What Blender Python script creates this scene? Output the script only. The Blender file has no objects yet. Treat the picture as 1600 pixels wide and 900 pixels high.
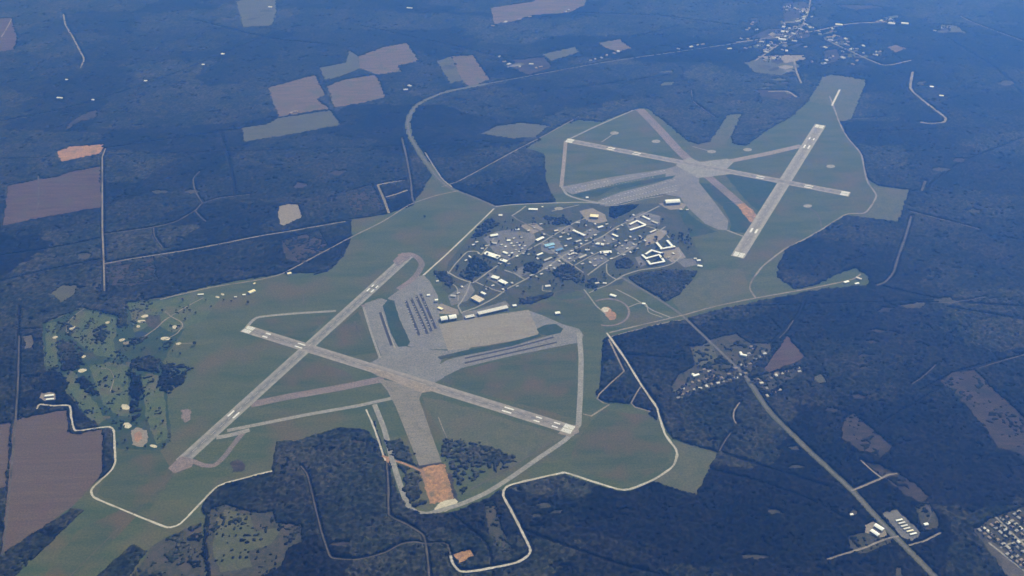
import bpy, bmesh, math, random
import numpy as np
from mathutils import Vector

# ---------------------------------------------------------------- camera, sky, sun, exposure
S = bpy.context.scene
CAM_H = 3179.0
F_PX = 1702.1            # focal length in pixels of the 1600 px wide photograph
PITCH = 0.581044         # camera looks this far below the horizon
ROLL = -0.03163

cam_d = bpy.data.cameras.new('camera')
cam = bpy.data.objects.new('camera', cam_d)
S.collection.objects.link(cam)
S.camera = cam
cam_d.sensor_fit = 'HORIZONTAL'
cam_d.sensor_width = 36.0
cam_d.lens = 36.0 * F_PX / 1600.0
cam_d.clip_start = 10.0
cam_d.clip_end = 120000.0
from mathutils import Matrix
cp, sp = math.cos(PITCH), math.sin(PITCH)
right, up, back = Vector((1, 0, 0)), Vector((0, sp, cp)), Vector((0, -cp, sp))
base = Matrix((right, up, back)).transposed()
# survey convention: pixel (x, y) is turned by ROLL before the pitch is applied
cam.matrix_world = Matrix.Translation((0, 0, CAM_H)) @ (base @ Matrix.Rotation(ROLL, 3, 'Z')).to_4x4()

SUN_DIR = Vector((0.58, 0.81, 0)).normalized()
SUN_ELEV = math.radians(42)
w = bpy.data.worlds.new('World')
S.world = w
w.use_nodes = True
nt = w.node_tree
bg = nt.nodes['Background']
sky = nt.nodes.new('ShaderNodeTexSky')
sky.sky_type = 'NISHITA'
sky.sun_disc = False
sky.sun_elevation = SUN_ELEV
sky.sun_rotation = math.atan2(SUN_DIR.x, SUN_DIR.y)
sky.altitude = 0
nt.links.new(sky.outputs[0], bg.inputs[0])
bg.inputs[1].default_value = 0.125
sun_d = bpy.data.lights.new('sun', 'SUN')
sun_d.energy = 4.8
sun_d.angle = math.radians(0.53)
sun_d.color = (1.0, 0.985, 0.97)
sun = bpy.data.objects.new('sun', sun_d)
S.collection.objects.link(sun)
to_sun = Vector((SUN_DIR.x * math.cos(SUN_ELEV), SUN_DIR.y * math.cos(SUN_ELEV), math.sin(SUN_ELEV)))
sun.rotation_euler = to_sun.to_track_quat('Z', 'Y').to_euler()
sun.location = to_sun * 3000
S.view_settings.view_transform = 'Standard'
S.view_settings.look = 'None'
S.view_settings.exposure = 0.0
S.view_settings.gamma = 1.0
S.view_settings.use_curve_mapping = False
S.cycles.use_denoising = True
S.cycles.max_bounces = 4
S.cycles.diffuse_bounces = 2
S.cycles.volume_bounces = 1

HAZE_DENSITY = 9.5e-5
HAZE_COLOR = (0.095, 0.295, 1.0)

# ---------------------------------------------------------------- helpers
rng = random.Random(7)
nrng = np.random.default_rng(11)
C = S.collection


def G(px, py, z=0.0):
    """Survey: the map point (metres) at height z seen at this pixel of the 1600x900 photograph."""
    x, y = px - 800.0, -(py - 450.0)
    c, s = math.cos(ROLL), math.sin(ROLL)
    x, y = c * x - s * y, s * x + c * y
    wx, wy, wz = x, y * sp + F_PX * cp, y * cp - F_PX * sp
    t = (CAM_H - z) / (-wz)
    return (wx * t, wy * t)


def GP(pts, z=0.0):
    return [G(p[0], p[1], z) for p in pts]


def tag(o, label=None, cat=None, group=None, kind=None):
    if label: o['label'] = label
    if cat: o['category'] = cat
    if group: o['group'] = group
    if kind: o['kind'] = kind
    return o


def mesh_obj(name, verts, faces, mat, parent=None, uvs=None, smooth=False):
    me = bpy.data.meshes.new(name)
    me.from_pydata(verts, [], faces)
    if uvs is not None:
        uv = me.uv_layers.new(name='UVMap')
        for poly in me.polygons:
            for li in poly.loop_indices:
                uv.data[li].uv = uvs[me.loops[li].vertex_index]
    if mat: me.materials.append(mat)
    if smooth:
        me.polygons.foreach_set('use_smooth', [True] * len(me.polygons))
    o = bpy.data.objects.new(name, me)
    C.objects.link(o)
    if parent: o.parent = parent
    return o


def empty(name, loc, rz=0.0):
    o = bpy.data.objects.new(name, None)
    o.location = loc
    o.rotation_euler = (0, 0, rz)
    o.empty_display_size = 5
    C.objects.link(o)
    return o


# ---------------------------------------------------------------- materials
def mat_ground(name, c1, c2, scale=60.0, fine=8.0, streak=None, c3=None, rough=0.95, spots=None):
    """matte outdoor surface: two or three colours mixed by broad and fine noise laid out in world metres;
    streak = (angle, length factor) draws the pattern out along one direction (mowing, ploughing, paving lanes)"""
    m = bpy.data.materials.new(name)
    m.use_nodes = True
    n, l = m.node_tree.nodes, m.node_tree.links
    b = n['Principled BSDF']
    b.inputs['Roughness'].default_value = rough
    b.inputs['Specular IOR Level'].default_value = 0.0
    geo = n.new('ShaderNodeNewGeometry')
    mp = n.new('ShaderNodeMapping')
    l.new(geo.outputs['Position'], mp.inputs[0])
    if streak:
        mp.vector_type = 'POINT'
        mp.inputs['Rotation'].default_value = (0, 0, -streak[0])
        mp.inputs['Scale'].default_value = (1.0 / streak[1], 1, 1)
    n1 = n.new('ShaderNodeTexNoise')
    n1.inputs['Scale'].default_value = 1.0 / scale
    n1.inputs['Detail'].default_value = 5
    n1.inputs['Roughness'].default_value = 0.62
    l.new(mp.outputs[0], n1.inputs['Vector'])
    r1 = n.new('ShaderNodeValToRGB')
    r1.color_ramp.elements[0].position = 0.36
    r1.color_ramp.elements[0].color = (*c1, 1)
    r1.color_ramp.elements[1].position = 0.64
    r1.color_ramp.elements[1].color = (*c2, 1)
    l.new(n1.outputs['Fac'], r1.inputs[0])
    out = r1.outputs[0]
    if c3:
        n2 = n.new('ShaderNodeTexNoise')
        n2.inputs['Scale'].default_value = 1.0 / (scale * 3.7)
        n2.inputs['Detail'].default_value = 4
        l.new(geo.outputs['Position'], n2.inputs['Vector'])
        mr = n.new('ShaderNodeMapRange')
        mr.inputs['From Min'].default_value = 0.5
        mr.inputs['From Max'].default_value = 0.68
        l.new(n2.outputs['Fac'], mr.inputs[0])
        mx = n.new('ShaderNodeMix'); mx.data_type = 'RGBA'
        l.new(mr.outputs[0], mx.inputs['Factor'])
        l.new(out, mx.inputs['A'])
        mx.inputs['B'].default_value = (*c3, 1)
        out = mx.outputs['Result']
    n3 = n.new('ShaderNodeTexNoise')
    n3.inputs['Scale'].default_value = 1.0 / fine
    n3.inputs['Detail'].default_value = 3
    l.new(geo.outputs['Position'], n3.inputs['Vector'])
    mr = n.new('ShaderNodeMapRange')
    mr.inputs['From Min'].default_value = 0.3
    mr.inputs['From Max'].default_value = 0.7
    mr.inputs['To Min'].default_value = 0.74
    mr.inputs['To Max'].default_value = 1.26
    l.new(n3.outputs['Fac'], mr.inputs[0])
    mul = n.new('ShaderNodeMix'); mul.data_type = 'RGBA'; mul.blend_type = 'MULTIPLY'
    mul.inputs['Factor'].default_value = 1.0
    l.new(out, mul.inputs['A'])
    l.new(mr.outputs[0], mul.inputs['B'])
    l.new(mul.outputs['Result'], b.inputs['Base Color'])
    return m


def mat_runway(name, edge, mid, rubber):
    """pavement with worn lanes: UV x runs -1..1 across the strip, UV y along it in metres"""
    m = bpy.data.materials.new(name)
    m.use_nodes = True
    n, l = m.node_tree.nodes, m.node_tree.links
    b = n['Principled BSDF']
    b.inputs['Roughness'].default_value = 0.9
    b.inputs['Specular IOR Level'].default_value = 0.05
    uv = n.new('ShaderNodeUVMap')
    sep = n.new('ShaderNodeSeparateXYZ')
    l.new(uv.outputs[0], sep.inputs[0])
    ab = n.new('ShaderNodeMath'); ab.operation = 'ABSOLUTE'
    l.new(sep.outputs[0], ab.inputs[0])
    cmb = n.new('ShaderNodeCombineXYZ')
    mx_ = n.new('ShaderNodeMath'); mx_.operation = 'MULTIPLY'; mx_.inputs[1].default_value = 2.6
    my_ = n.new('ShaderNodeMath'); my_.operation = 'MULTIPLY'; my_.inputs[1].default_value = 0.008
    l.new(sep.outputs[0], mx_.inputs[0]); l.new(sep.outputs[1], my_.inputs[0])
    l.new(mx_.outputs[0], cmb.inputs[0]); l.new(my_.outputs[0], cmb.inputs[1])
    ns = n.new('ShaderNodeTexNoise')
    ns.inputs['Scale'].default_value = 1.0
    ns.inputs['Detail'].default_value = 5
    l.new(cmb.outputs[0], ns.inputs['Vector'])
    ad = n.new('ShaderNodeMath'); ad.operation = 'MULTIPLY_ADD'
    ad.inputs[1].default_value = 0.55; 
    l.new(ns.outputs['Fac'], ad.inputs[0]); l.new(ab.outputs[0], ad.inputs[2])
    r = n.new('ShaderNodeValToRGB')
    e = r.color_ramp.elements
    e[0].position = 0.30; e[0].color = (*rubber, 1)
    e[1].position = 1.05; e[1].color = (*edge, 1)
    k = r.color_ramp.elements.new(0.62); k.color = (*mid, 1)
    l.new(ad.outputs[0], r.inputs[0])
    geo = n.new('ShaderNodeNewGeometry')
    n3 = n.new('ShaderNodeTexNoise')
    n3.inputs['Scale'].default_value = 1 / 22.0
    n3.inputs['Detail'].default_value = 5
    l.new(geo.outputs['Position'], n3.inputs['Vector'])
    mr = n.new('ShaderNodeMapRange')
    mr.inputs['From Min'].default_value = 0.3; mr.inputs['From Max'].default_value = 0.7
    mr.inputs['To Min'].default_value = 0.80; mr.inputs['To Max'].default_value = 1.2
    l.new(n3.outputs['Fac'], mr.inputs[0])
    mul = n.new('ShaderNodeMix'); mul.data_type = 'RGBA'; mul.blend_type = 'MULTIPLY'
    mul.inputs['Factor'].default_value = 1.0
    l.new(r.outputs[0], mul.inputs['A']); l.new(mr.outputs[0], mul.inputs['B'])
    l.new(mul.outputs['Result'], b.inputs['Base Color'])
    return m


def mat_leaf(name, pine, hard, bare, cell=13.0, broad=260.0):
    """canopy: one tint per tree (voronoi cells), stands of pine and of leafless hardwood by broad noise"""
    m = bpy.data.materials.new(name)
    m.use_nodes = True
    n, l = m.node_tree.nodes, m.node_tree.links
    b = n['Principled BSDF']
    b.inputs['Roughness'].default_value = 0.9
    b.inputs['Specular IOR Level'].default_value = 0.0
    geo = n.new('ShaderNodeNewGeometry')
    v = n.new('ShaderNodeTexVoronoi')
    v.inputs['Scale'].default_value = 1.0 / cell
    l.new(geo.outputs['Position'], v.inputs['Vector'])
    sep = n.new('ShaderNodeSeparateColor')
    l.new(v.outputs['Color'], sep.inputs[0])
    ns = n.new('ShaderNodeTexNoise')
    ns.inputs['Scale'].default_value = 1.0 / broad
    ns.inputs['Detail'].default_value = 6
    ns.inputs['Roughness'].default_value = 0.6
    l.new(geo.outputs['Position'], ns.inputs['Vector'])
    ad = n.new('ShaderNodeMath'); ad.operation = 'MULTIPLY_ADD'
    ad.inputs[1].default_value = 0.28
    l.new(sep.outputs[0], ad.inputs[0]); l.new(ns.outputs['Fac'], ad.inputs[2])
    r = n.new('ShaderNodeValToRGB')
    e = r.color_ramp.elements
    e[0].position = 0.48; e[0].color = (*pine, 1)
    e[1].position = 0.92; e[1].color = (*bare, 1)
    k = e.new(0.68); k.color = (*hard, 1)
    l.new(ad.outputs[0], r.inputs[0])
    mr = n.new('ShaderNodeMapRange')
    mr.inputs['To Min'].default_value = 0.4; mr.inputs['To Max'].default_value = 1.7
    l.new(sep.outputs[1], mr.inputs[0])
    mul = n.new('ShaderNodeMix'); mul.data_type = 'RGBA'; mul.blend_type = 'MULTIPLY'
    mul.inputs['Factor'].default_value = 1.0
    l.new(r.outputs[0], mul.inputs['A']); l.new(mr.outputs[0], mul.inputs['B'])
    # timber stands of different age: blocks a few hundred metres across with ragged borders
    wob = n.new('ShaderNodeTexNoise'); wob.inputs['Scale'].default_value = 1 / 90.0; wob.inputs['Detail'].default_value = 4
    l.new(geo.outputs['Position'], wob.inputs['Vector'])
    wm = n.new('ShaderNodeVectorMath'); wm.operation = 'MULTIPLY_ADD'
    wm.inputs[1].default_value = (150, 150, 0)
    l.new(wob.outputs['Color'], wm.inputs[0]); l.new(geo.outputs['Position'], wm.inputs[2])
    mp = n.new('ShaderNodeMapping'); mp.inputs['Rotation'].default_value = (0, 0, 0.25); mp.inputs['Scale'].default_value = (0.55, 1, 0)
    l.new(wm.outputs[0], mp.inputs[0])
    st = n.new('ShaderNodeTexVoronoi'); st.inputs['Scale'].default_value = 1 / 420.0; st.distance = 'CHEBYCHEV'
    l.new(mp.outputs[0], st.inputs['Vector'])
    s2 = n.new('ShaderNodeSeparateColor'); l.new(st.outputs['Color'], s2.inputs[0])
    m2 = n.new('ShaderNodeMapRange'); m2.inputs['To Min'].default_value = 0.45; m2.inputs['To Max'].default_value = 1.95
    l.new(s2.outputs[0], m2.inputs[0])
    mu2 = n.new('ShaderNodeMix'); mu2.data_type = 'RGBA'; mu2.blend_type = 'MULTIPLY'; mu2.inputs['Factor'].default_value = 1.0
    l.new(mul.outputs['Result'], mu2.inputs['A']); l.new(m2.outputs[0], mu2.inputs['B'])
    l.new(mu2.outputs['Result'], b.inputs['Base Color'])
    return m


def mat_plain(name, col, rough=0.6, var=0.12, scale=3.0, spec=0.3):
    m = bpy.data.materials.new(name)
    m.use_nodes = True
    n, l = m.node_tree.nodes, m.node_tree.links
    b = n['Principled BSDF']
    b.inputs['Roughness'].default_value = rough
    b.inputs['Specular IOR Level'].default_value = spec
    tc = n.new('ShaderNodeTexCoord')
    ns = n.new('ShaderNodeTexNoise')
    ns.inputs['Scale'].default_value = 1.0 / scale
    ns.inputs['Detail'].default_value = 4
    l.new(tc.outputs['Object'], ns.inputs['Vector'])
    mr = n.new('ShaderNodeMapRange')
    mr.inputs['From Min'].default_value = 0.3; mr.inputs['From Max'].default_value = 0.7
    mr.inputs['To Min'].default_value = 1 - var; mr.inputs['To Max'].default_value = 1 + var
    l.new(ns.outputs['Fac'], mr.inputs[0])
    mul = n.new('ShaderNodeMix'); mul.data_type = 'RGBA'; mul.blend_type = 'MULTIPLY'
    mul.inputs['Factor'].default_value = 1.0
    mul.inputs['A'].default_value = (*col, 1)
    l.new(mr.outputs[0], mul.inputs['B'])
    l.new(mul.outputs['Result'], b.inputs['Base Color'])
    return m


M = {}
M['forest_floor'] = mat_ground('forest_floor', (0.0072, 0.0090, 0.0050), (0.0130, 0.0122, 0.0079), 40, 7, c3=(0.0162, 0.0137, 0.0101))
M['grass'] = mat_ground('grass', (0.0556, 0.0793, 0.0297), (0.0900, 0.1007, 0.0420), 75, 9, streak=(math.radians(42), 5), c3=(0.1050, 0.0921, 0.0472))
M['grass_dark'] = mat_ground('grass_dark', (0.0512, 0.0717, 0.0280), (0.0819, 0.0918, 0.0400), 50, 8, streak=(math.radians(-18), 5), c3=(0.1024, 0.0829, 0.0450))
M['grass_pale'] = mat_ground('grass_pale', (0.0775, 0.0905, 0.0449), (0.1066, 0.1096, 0.0598), 50, 9, c3=(0.1098, 0.1025, 0.0598))
M['fairway'] = mat_ground('fairway', (0.0635, 0.0915, 0.0364), (0.0934, 0.1153, 0.0485), 30, 8, c3=(0.1103, 0.1074, 0.0606))
M['lawn'] = mat_ground('lawn', (0.0467, 0.0571, 0.0305), (0.0687, 0.0751, 0.0433), 28, 7, c3=(0.0768, 0.0722, 0.0458))
M['scrub'] = mat_ground('scrub', (0.040, 0.045, 0.026), (0.078, 0.072, 0.050), 20, 6, c3=(0.088, 0.074, 0.056))
M['grass_deep'] = mat_ground('grass_deep', (0.030, 0.054, 0.026), (0.046, 0.068, 0.034), 40, 8, c3=(0.058, 0.062, 0.036))
M['cutover'] = mat_ground('cutover', (0.0391, 0.0334, 0.0255), (0.0697, 0.0563, 0.0459), 22, 7, streak=(math.radians(-58), 5), c3=(0.0289, 0.0299, 0.0204))
M['fallow'] = mat_ground('fallow', (0.108, 0.084, 0.060), (0.158, 0.120, 0.084), 30, 9, streak=(math.radians(12), 9), c3=(0.104, 0.100, 0.062))
M['plough'] = mat_ground('plough', (0.0925, 0.0694, 0.0545), (0.1212, 0.0925, 0.0694), 20, 8, streak=(math.radians(97), 26), c3=(0.1087, 0.0763, 0.0624))
M['plough_far'] = mat_ground('plough_far', (0.072, 0.050, 0.044), (0.112, 0.078, 0.064), 28, 9, streak=(math.radians(15), 8), c3=(0.088, 0.074, 0.052))
M['crop'] = mat_ground('crop', (0.0809, 0.0867, 0.0491), (0.1040, 0.1011, 0.0636), 30, 8, streak=(math.radians(12), 7), c3=(0.085, 0.080, 0.052))
M['sand'] = mat_ground('sand', (0.4011, 0.3717, 0.2982), (0.5460, 0.5166, 0.4284), 18, 4)
M['dirt_road'] = mat_ground('dirt_road', (0.3807, 0.3648, 0.3330), (0.4852, 0.4693, 0.4335), 40, 8, c3=(0.2665, 0.2554, 0.2198))
M['track'] = mat_ground('track', (0.1935, 0.1744, 0.1471), (0.2684, 0.2411, 0.2083), 40, 8, c3=(0.1354, 0.1221, 0.0971))
M['track_dim'] = mat_ground('track_dim', (0.0856, 0.0794, 0.0669), (0.1249, 0.1124, 0.0957), 30, 8, c3=(0.055, 0.052, 0.040))
M['red_dirt'] = mat_ground('red_dirt', (0.27, 0.165, 0.105), (0.38, 0.22, 0.13), 20, 6, c3=(0.22, 0.15, 0.10))
M['orange_dirt'] = mat_ground('orange_dirt', (0.22, 0.125, 0.065), (0.42, 0.25, 0.13), 17, 5, c3=(0.16, 0.125, 0.08))
M['road'] = mat_ground('road', (0.1122, 0.1088, 0.1020), (0.1530, 0.1462, 0.1360), 40, 8)
M['road_light'] = mat_ground('road_light', (0.2322, 0.2236, 0.2065), (0.2839, 0.2752, 0.2495), 40, 8)
M['taxi'] = mat_ground('taxi', (0.2168, 0.2131, 0.2020), (0.2623, 0.2549, 0.2400), 60, 10)
M['taxi_tan'] = mat_ground('taxi_tan', (0.2203, 0.1918, 0.1673), (0.2693, 0.2326, 0.2040), 50, 10)
M['taxi_pink'] = mat_ground('taxi_pink', (0.1683, 0.1384, 0.1384), (0.2132, 0.1758, 0.1720), 40, 8, c3=(0.1496, 0.1346, 0.1272))
M['apron'] = mat_ground('apron', (0.1617, 0.1610, 0.1617), (0.1985, 0.1968, 0.1960), 50, 9, c3=(0.1748, 0.1697, 0.1714))
M['apron_far'] = mat_ground('apron_far', (0.1552, 0.1502, 0.1532), (0.1908, 0.1846, 0.1846), 45, 9, c3=(0.2067, 0.1964, 0.1901))
M['apron_dark'] = mat_ground('apron_dark', (0.0462, 0.0446, 0.0501), (0.0653, 0.0610, 0.0653), 14, 5)
M['concrete'] = mat_ground('concrete', (0.2121, 0.1959, 0.1659), (0.2539, 0.2355, 0.2032), 16, 8, streak=(math.radians(14), 14), c3=(0.2249, 0.1972, 0.1649))
M['closed_runway'] = mat_ground('closed_runway', (0.1715, 0.1600, 0.1369), (0.2131, 0.1992, 0.1715), 14, 7, streak=(math.radians(-77), 18), c3=(0.1534, 0.1464, 0.1257))
M['lot'] = mat_ground('lot', (0.1168, 0.1160, 0.1160), (0.1623, 0.1603, 0.1583), 18, 5, c3=(0.1896, 0.1838, 0.1779))
M['lot_tan'] = mat_ground('lot_tan', (0.2040, 0.1768, 0.1496), (0.2584, 0.2312, 0.1972), 16, 5)
M['paint'] = mat_plain('runway_paint', (0.62, 0.64, 0.66), 0.7, 0.2, 6)
M['paint_worn'] = mat_plain('worn_paint', (0.46, 0.46, 0.45), 0.7, 0.2, 6)
M['rwy_s'] = mat_runway('runway_asphalt', (0.2526, 0.2491, 0.2385), (0.1960, 0.1925, 0.1869), (0.1441, 0.1421, 0.1421))
M['rwy_p'] = mat_runway('runway_pinkish', (0.2590, 0.2414, 0.2309), (0.2115, 0.1954, 0.1904), (0.1648, 0.1563, 0.1543))
M['rwy_n'] = mat_runway('runway_concrete', (0.2890, 0.2762, 0.2592), (0.2338, 0.2228, 0.2125), (0.1870, 0.1785, 0.1742))
M['pine'] = mat_leaf('pine_canopy', (0.0077, 0.0102, 0.0051), (0.0173, 0.0181, 0.0112), (0.0275, 0.0252, 0.0191))
M['oak'] = mat_leaf('hardwood_canopy', (0.0094, 0.0130, 0.0061), (0.0213, 0.0234, 0.0131), (0.0328, 0.0309, 0.0216), 8, 120)
M['bark'] = mat_plain('bark', (0.09, 0.07, 0.05), 0.95)
M['white_metal'] = mat_plain('white_metal_roof', (0.80, 0.83, 0.86), 0.45, 0.06, 8)
M['white_roof'] = mat_plain('white_membrane_roof', (0.76, 0.79, 0.83), 0.7, 0.1, 6)
M['grey_roof'] = mat_plain('grey_roof', (0.40, 0.40, 0.41), 0.7, 0.15, 5)
M['pale_grey_roof'] = mat_plain('pale_grey_roof', (0.56, 0.56, 0.57), 0.6, 0.12, 6)
M['tan_roof'] = mat_plain('tan_roof', (0.58, 0.52, 0.46), 0.7, 0.1, 6)
M['cream_roof'] = mat_plain('cream_roof', (0.78, 0.72, 0.52), 0.6, 0.06, 6)
M['blue_roof'] = mat_plain('blue_roof', (0.10, 0.24, 0.52), 0.5, 0.1, 6)
M['pale_blue_roof'] = mat_plain('pale_blue_roof', (0.26, 0.50, 0.72), 0.5, 0.1, 6)
M['shingle_grey'] = mat_plain('grey_shingles', (0.30, 0.29, 0.28), 0.9, 0.2, 2)
M['shingle_brown'] = mat_plain('brown_shingles', (0.25, 0.20, 0.16), 0.9, 0.2, 2)
M['shingle_pale'] = mat_plain('pale_shingles', (0.38, 0.37, 0.36), 0.9, 0.15, 2)
M['wall_pale'] = mat_plain('pale_wall', (0.44, 0.43, 0.40), 0.85, 0.08, 3)
M['wall_brick'] = mat_plain('brick_wall', (0.32, 0.22, 0.17), 0.9, 0.12, 2)
M['wall_grey'] = mat_plain('grey_wall', (0.36, 0.36, 0.37), 0.85, 0.1, 3)
M['wall_white'] = mat_plain('white_wall', (0.70, 0.69, 0.67), 0.85, 0.06, 3)
M['door_dark'] = mat_plain('dark_hangar_door', (0.10, 0.11, 0.13), 0.6, 0.2, 3)
M['glass_dark'] = mat_plain('dark_canopy_glass', (0.03, 0.04, 0.05), 0.15, 0.05, 3, 0.5)
M['plane_white'] = mat_plain('white_aircraft_paint', (0.78, 0.77, 0.74), 0.4, 0.04, 3)
M['plane_orange'] = mat_plain('orange_aircraft_paint', (0.70, 0.30, 0.16), 0.4, 0.04, 3)
M['water'] = mat_plain('pond_water', (0.02, 0.03, 0.04), 0.1, 0.1, 10, 0.5)

# ---------------------------------------------------------------- sheets, strips and the clearing record
Z_GRASS, Z_FIELD, Z_TRACK, Z_TAXI, Z_RUNWAY, Z_PAINT = 0.10, 0.22, 0.40, 0.56, 0.72, 0.88
CLEAR_POLYS = []         # map polygons without forest
CLEAR_LINES = []         # (map polyline, half width) without forest
_k = [0]


def zz(z):
    _k[0] += 1
    return z + 0.0006 * _k[0] if z < Z_RUNWAY else z + 0.0002 * _k[0]


def rough_outline(pts, step, jit):
    out = []
    n = len(pts)
    for i in range(n):
        a, b = pts[i], pts[(i + 1) % n]
        d = math.dist(a, b)
        k = max(1, int(d / step))
        for j in range(k):
            t = j / k
            out.append((a[0] + (b[0] - a[0]) * t + rng.uniform(-jit, jit), a[1] + (b[1] - a[1]) * t + rng.uniform(-jit, jit)))
    return out


def spline(pts, sub=6):
    if len(pts) < 3: 
        return list(pts)
    out = []
    P = [pts[0]] + list(pts) + [pts[-1]]
    for i in range(1, len(P) - 2):
        p0, p1, p2, p3 = P[i - 1], P[i], P[i + 1], P[i + 2]
        for j in range(sub):
            t = j / sub
            q = []
            for d in (0, 1):
                m1, m2 = (p2[d] - p0[d]) * 0.36, (p3[d] - p1[d]) * 0.36
                h = (2 * t**3 - 3 * t**2 + 1) * p1[d] + (t**3 - 2 * t**2 + t) * m1 + (-2 * t**3 + 3 * t**2) * p2[d] + (t**3 - t**2) * m2
                q.append(h)
            out.append(tuple(q))
    out.append(tuple(pts[-1]))
    return out


def sheet(name, px, mat, z, label, cat, jit=2.0, step=25.0, clear=True, kind='structure'):
    pts = GP(px)
    if clear: CLEAR_POLYS.append(np.array(pts))
    pts = rough_outline(pts, step, jit) if jit else pts
    zv = zz(z)
    o = mesh_obj(name, [(x, y, zv) for x, y in pts], [list(range(len(pts)))], mat)
    # faces must look up
    if o.data.polygons[0].normal.z < 0:
        o.data.flip_normals()
    return tag(o, label, cat, None, kind)


def strip_data(line, width, zv, uneven=0.0):
    V, Fc, UV = [], [], []
    acc = 0
    n = len(line)
    for i, p in enumerate(line):
        a = line[max(0, i - 1)]; b = line[min(n - 1, i + 1)]
        dx, dy = b[0] - a[0], b[1] - a[1]
        L = math.hypot(dx, dy) or 1
        nx, ny = -dy / L, dx / L
        if uneven:
            q = 1 + rng.uniform(-uneven, uneven)
            nx, ny = nx * q, ny * q
        if i: acc += math.dist(line[i - 1], p)
        V.append((p[0] + nx * width / 2, p[1] + ny * width / 2, zv)); UV.append((-1, acc))
        V.append((p[0] - nx * width / 2, p[1] - ny * width / 2, zv)); UV.append((1, acc))
        if i: Fc.append((2 * i - 2, 2 * i - 1, 2 * i + 1, 2 * i))
    return V, Fc, UV


def strip(name, px, width, mat, z, label, cat, smooth=True, clear=5.0, wob=0.0, uneven=0.0):
    line = GP(px)
    if smooth: line = spline(line)
    if wob: line = [(x + rng.uniform(-wob, wob), y + rng.uniform(-wob, wob)) for x, y in line]
    if clear is not None: CLEAR_LINES.append((np.array(line), width / 2 + clear))
    V, Fc, UV = strip_data(line, width, zz(z), uneven)
    o = mesh_obj(name, V, Fc, mat, None, UV)
    return tag(o, label, cat, None, 'structure')

# ---------------------------------------------------------------- ground to the horizon
gv = [(-30000, -18000, 0), (30000, -18000, 0), (30000, 48000, 0), (-30000, 48000, 0)]
ground = mesh_obj('ground', gv, [(0, 1, 2, 3)], M['forest_floor'])
tag(ground, 'dark forest floor under the woods stretching away to the horizon', 'ground', None, 'structure')

# ---------------------------------------------------------------- the airfield clearing (grass round both fields and the base)
AIR = [(676, 272), (698, 288), (730, 303), (755, 314), (780, 322), (800, 319), (868, 317), (862, 303), (852, 280), (850, 240), (822, 232), (850, 213),
       (875, 197), (905, 187), (940, 190), (1000, 168), (1014, 170), (1075, 220), (1090, 225), (1108, 222), (1138, 178), (1160, 178),
       (1142, 214), (1147, 225), (1165, 228), (1195, 205), (1235, 183), (1262, 158), (1285, 120), (1300, 116), (1355, 125),
       (1330, 187), (1313, 190), (1325, 215), (1345, 240), (1356, 280), (1372, 290), (1421, 296), (1405, 347), (1370, 343),
       (1322, 337), (1285, 360), (1228, 390), (1217, 412), (1215, 432), (1240, 452), (1275, 445), (1302, 430), (1336, 419),
       (1358, 432), (1357, 446), (1330, 448), (1290, 452), (1200, 468), (1100, 490), (1068, 500), (955, 525), (945, 528), (941, 545),
       (938, 600), (932, 622), (950, 628), (985, 632), (1018, 645), (1030, 655), (1050, 685), (1123, 707), (1088, 775), (1020, 752),
       (985, 767), (960, 766), (885, 743), (868, 743), (800, 757), (770, 775), (720, 797), (690, 803), (660, 803), (638, 795),
       (622, 770), (610, 730), (598, 700), (583, 655), (590, 690), (572, 673), (535, 668), (490, 681), (455, 693), (434, 712), (425, 735),
       (380, 748), (345, 757), (330, 768), (315, 790), (321, 805), (320, 830), (318, 870), (325, 905), (320, 960), (-60, 960), (-40, 893),
       (0, 868), (110, 792), (150, 752), (175, 735), (179, 725), (178, 672), (150, 670), (125, 640), (100, 610), (105, 600),
       (95, 585), (70, 580), (65, 505), (105, 490), (128, 480), (178, 492), (200, 472), (250, 465), (290, 456), (330, 446),
       (395, 434), (440, 428), (490, 426), (515, 422), (530, 402), (543, 385), (550, 368), (547, 343), (604, 335), (645, 320), (652, 308)]
sheet('airfield_grass', AIR, M['grass'], Z_GRASS, 'wide grey green mown grass surrounding both airfields and the base', 'grass', 4, 40)

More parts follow.
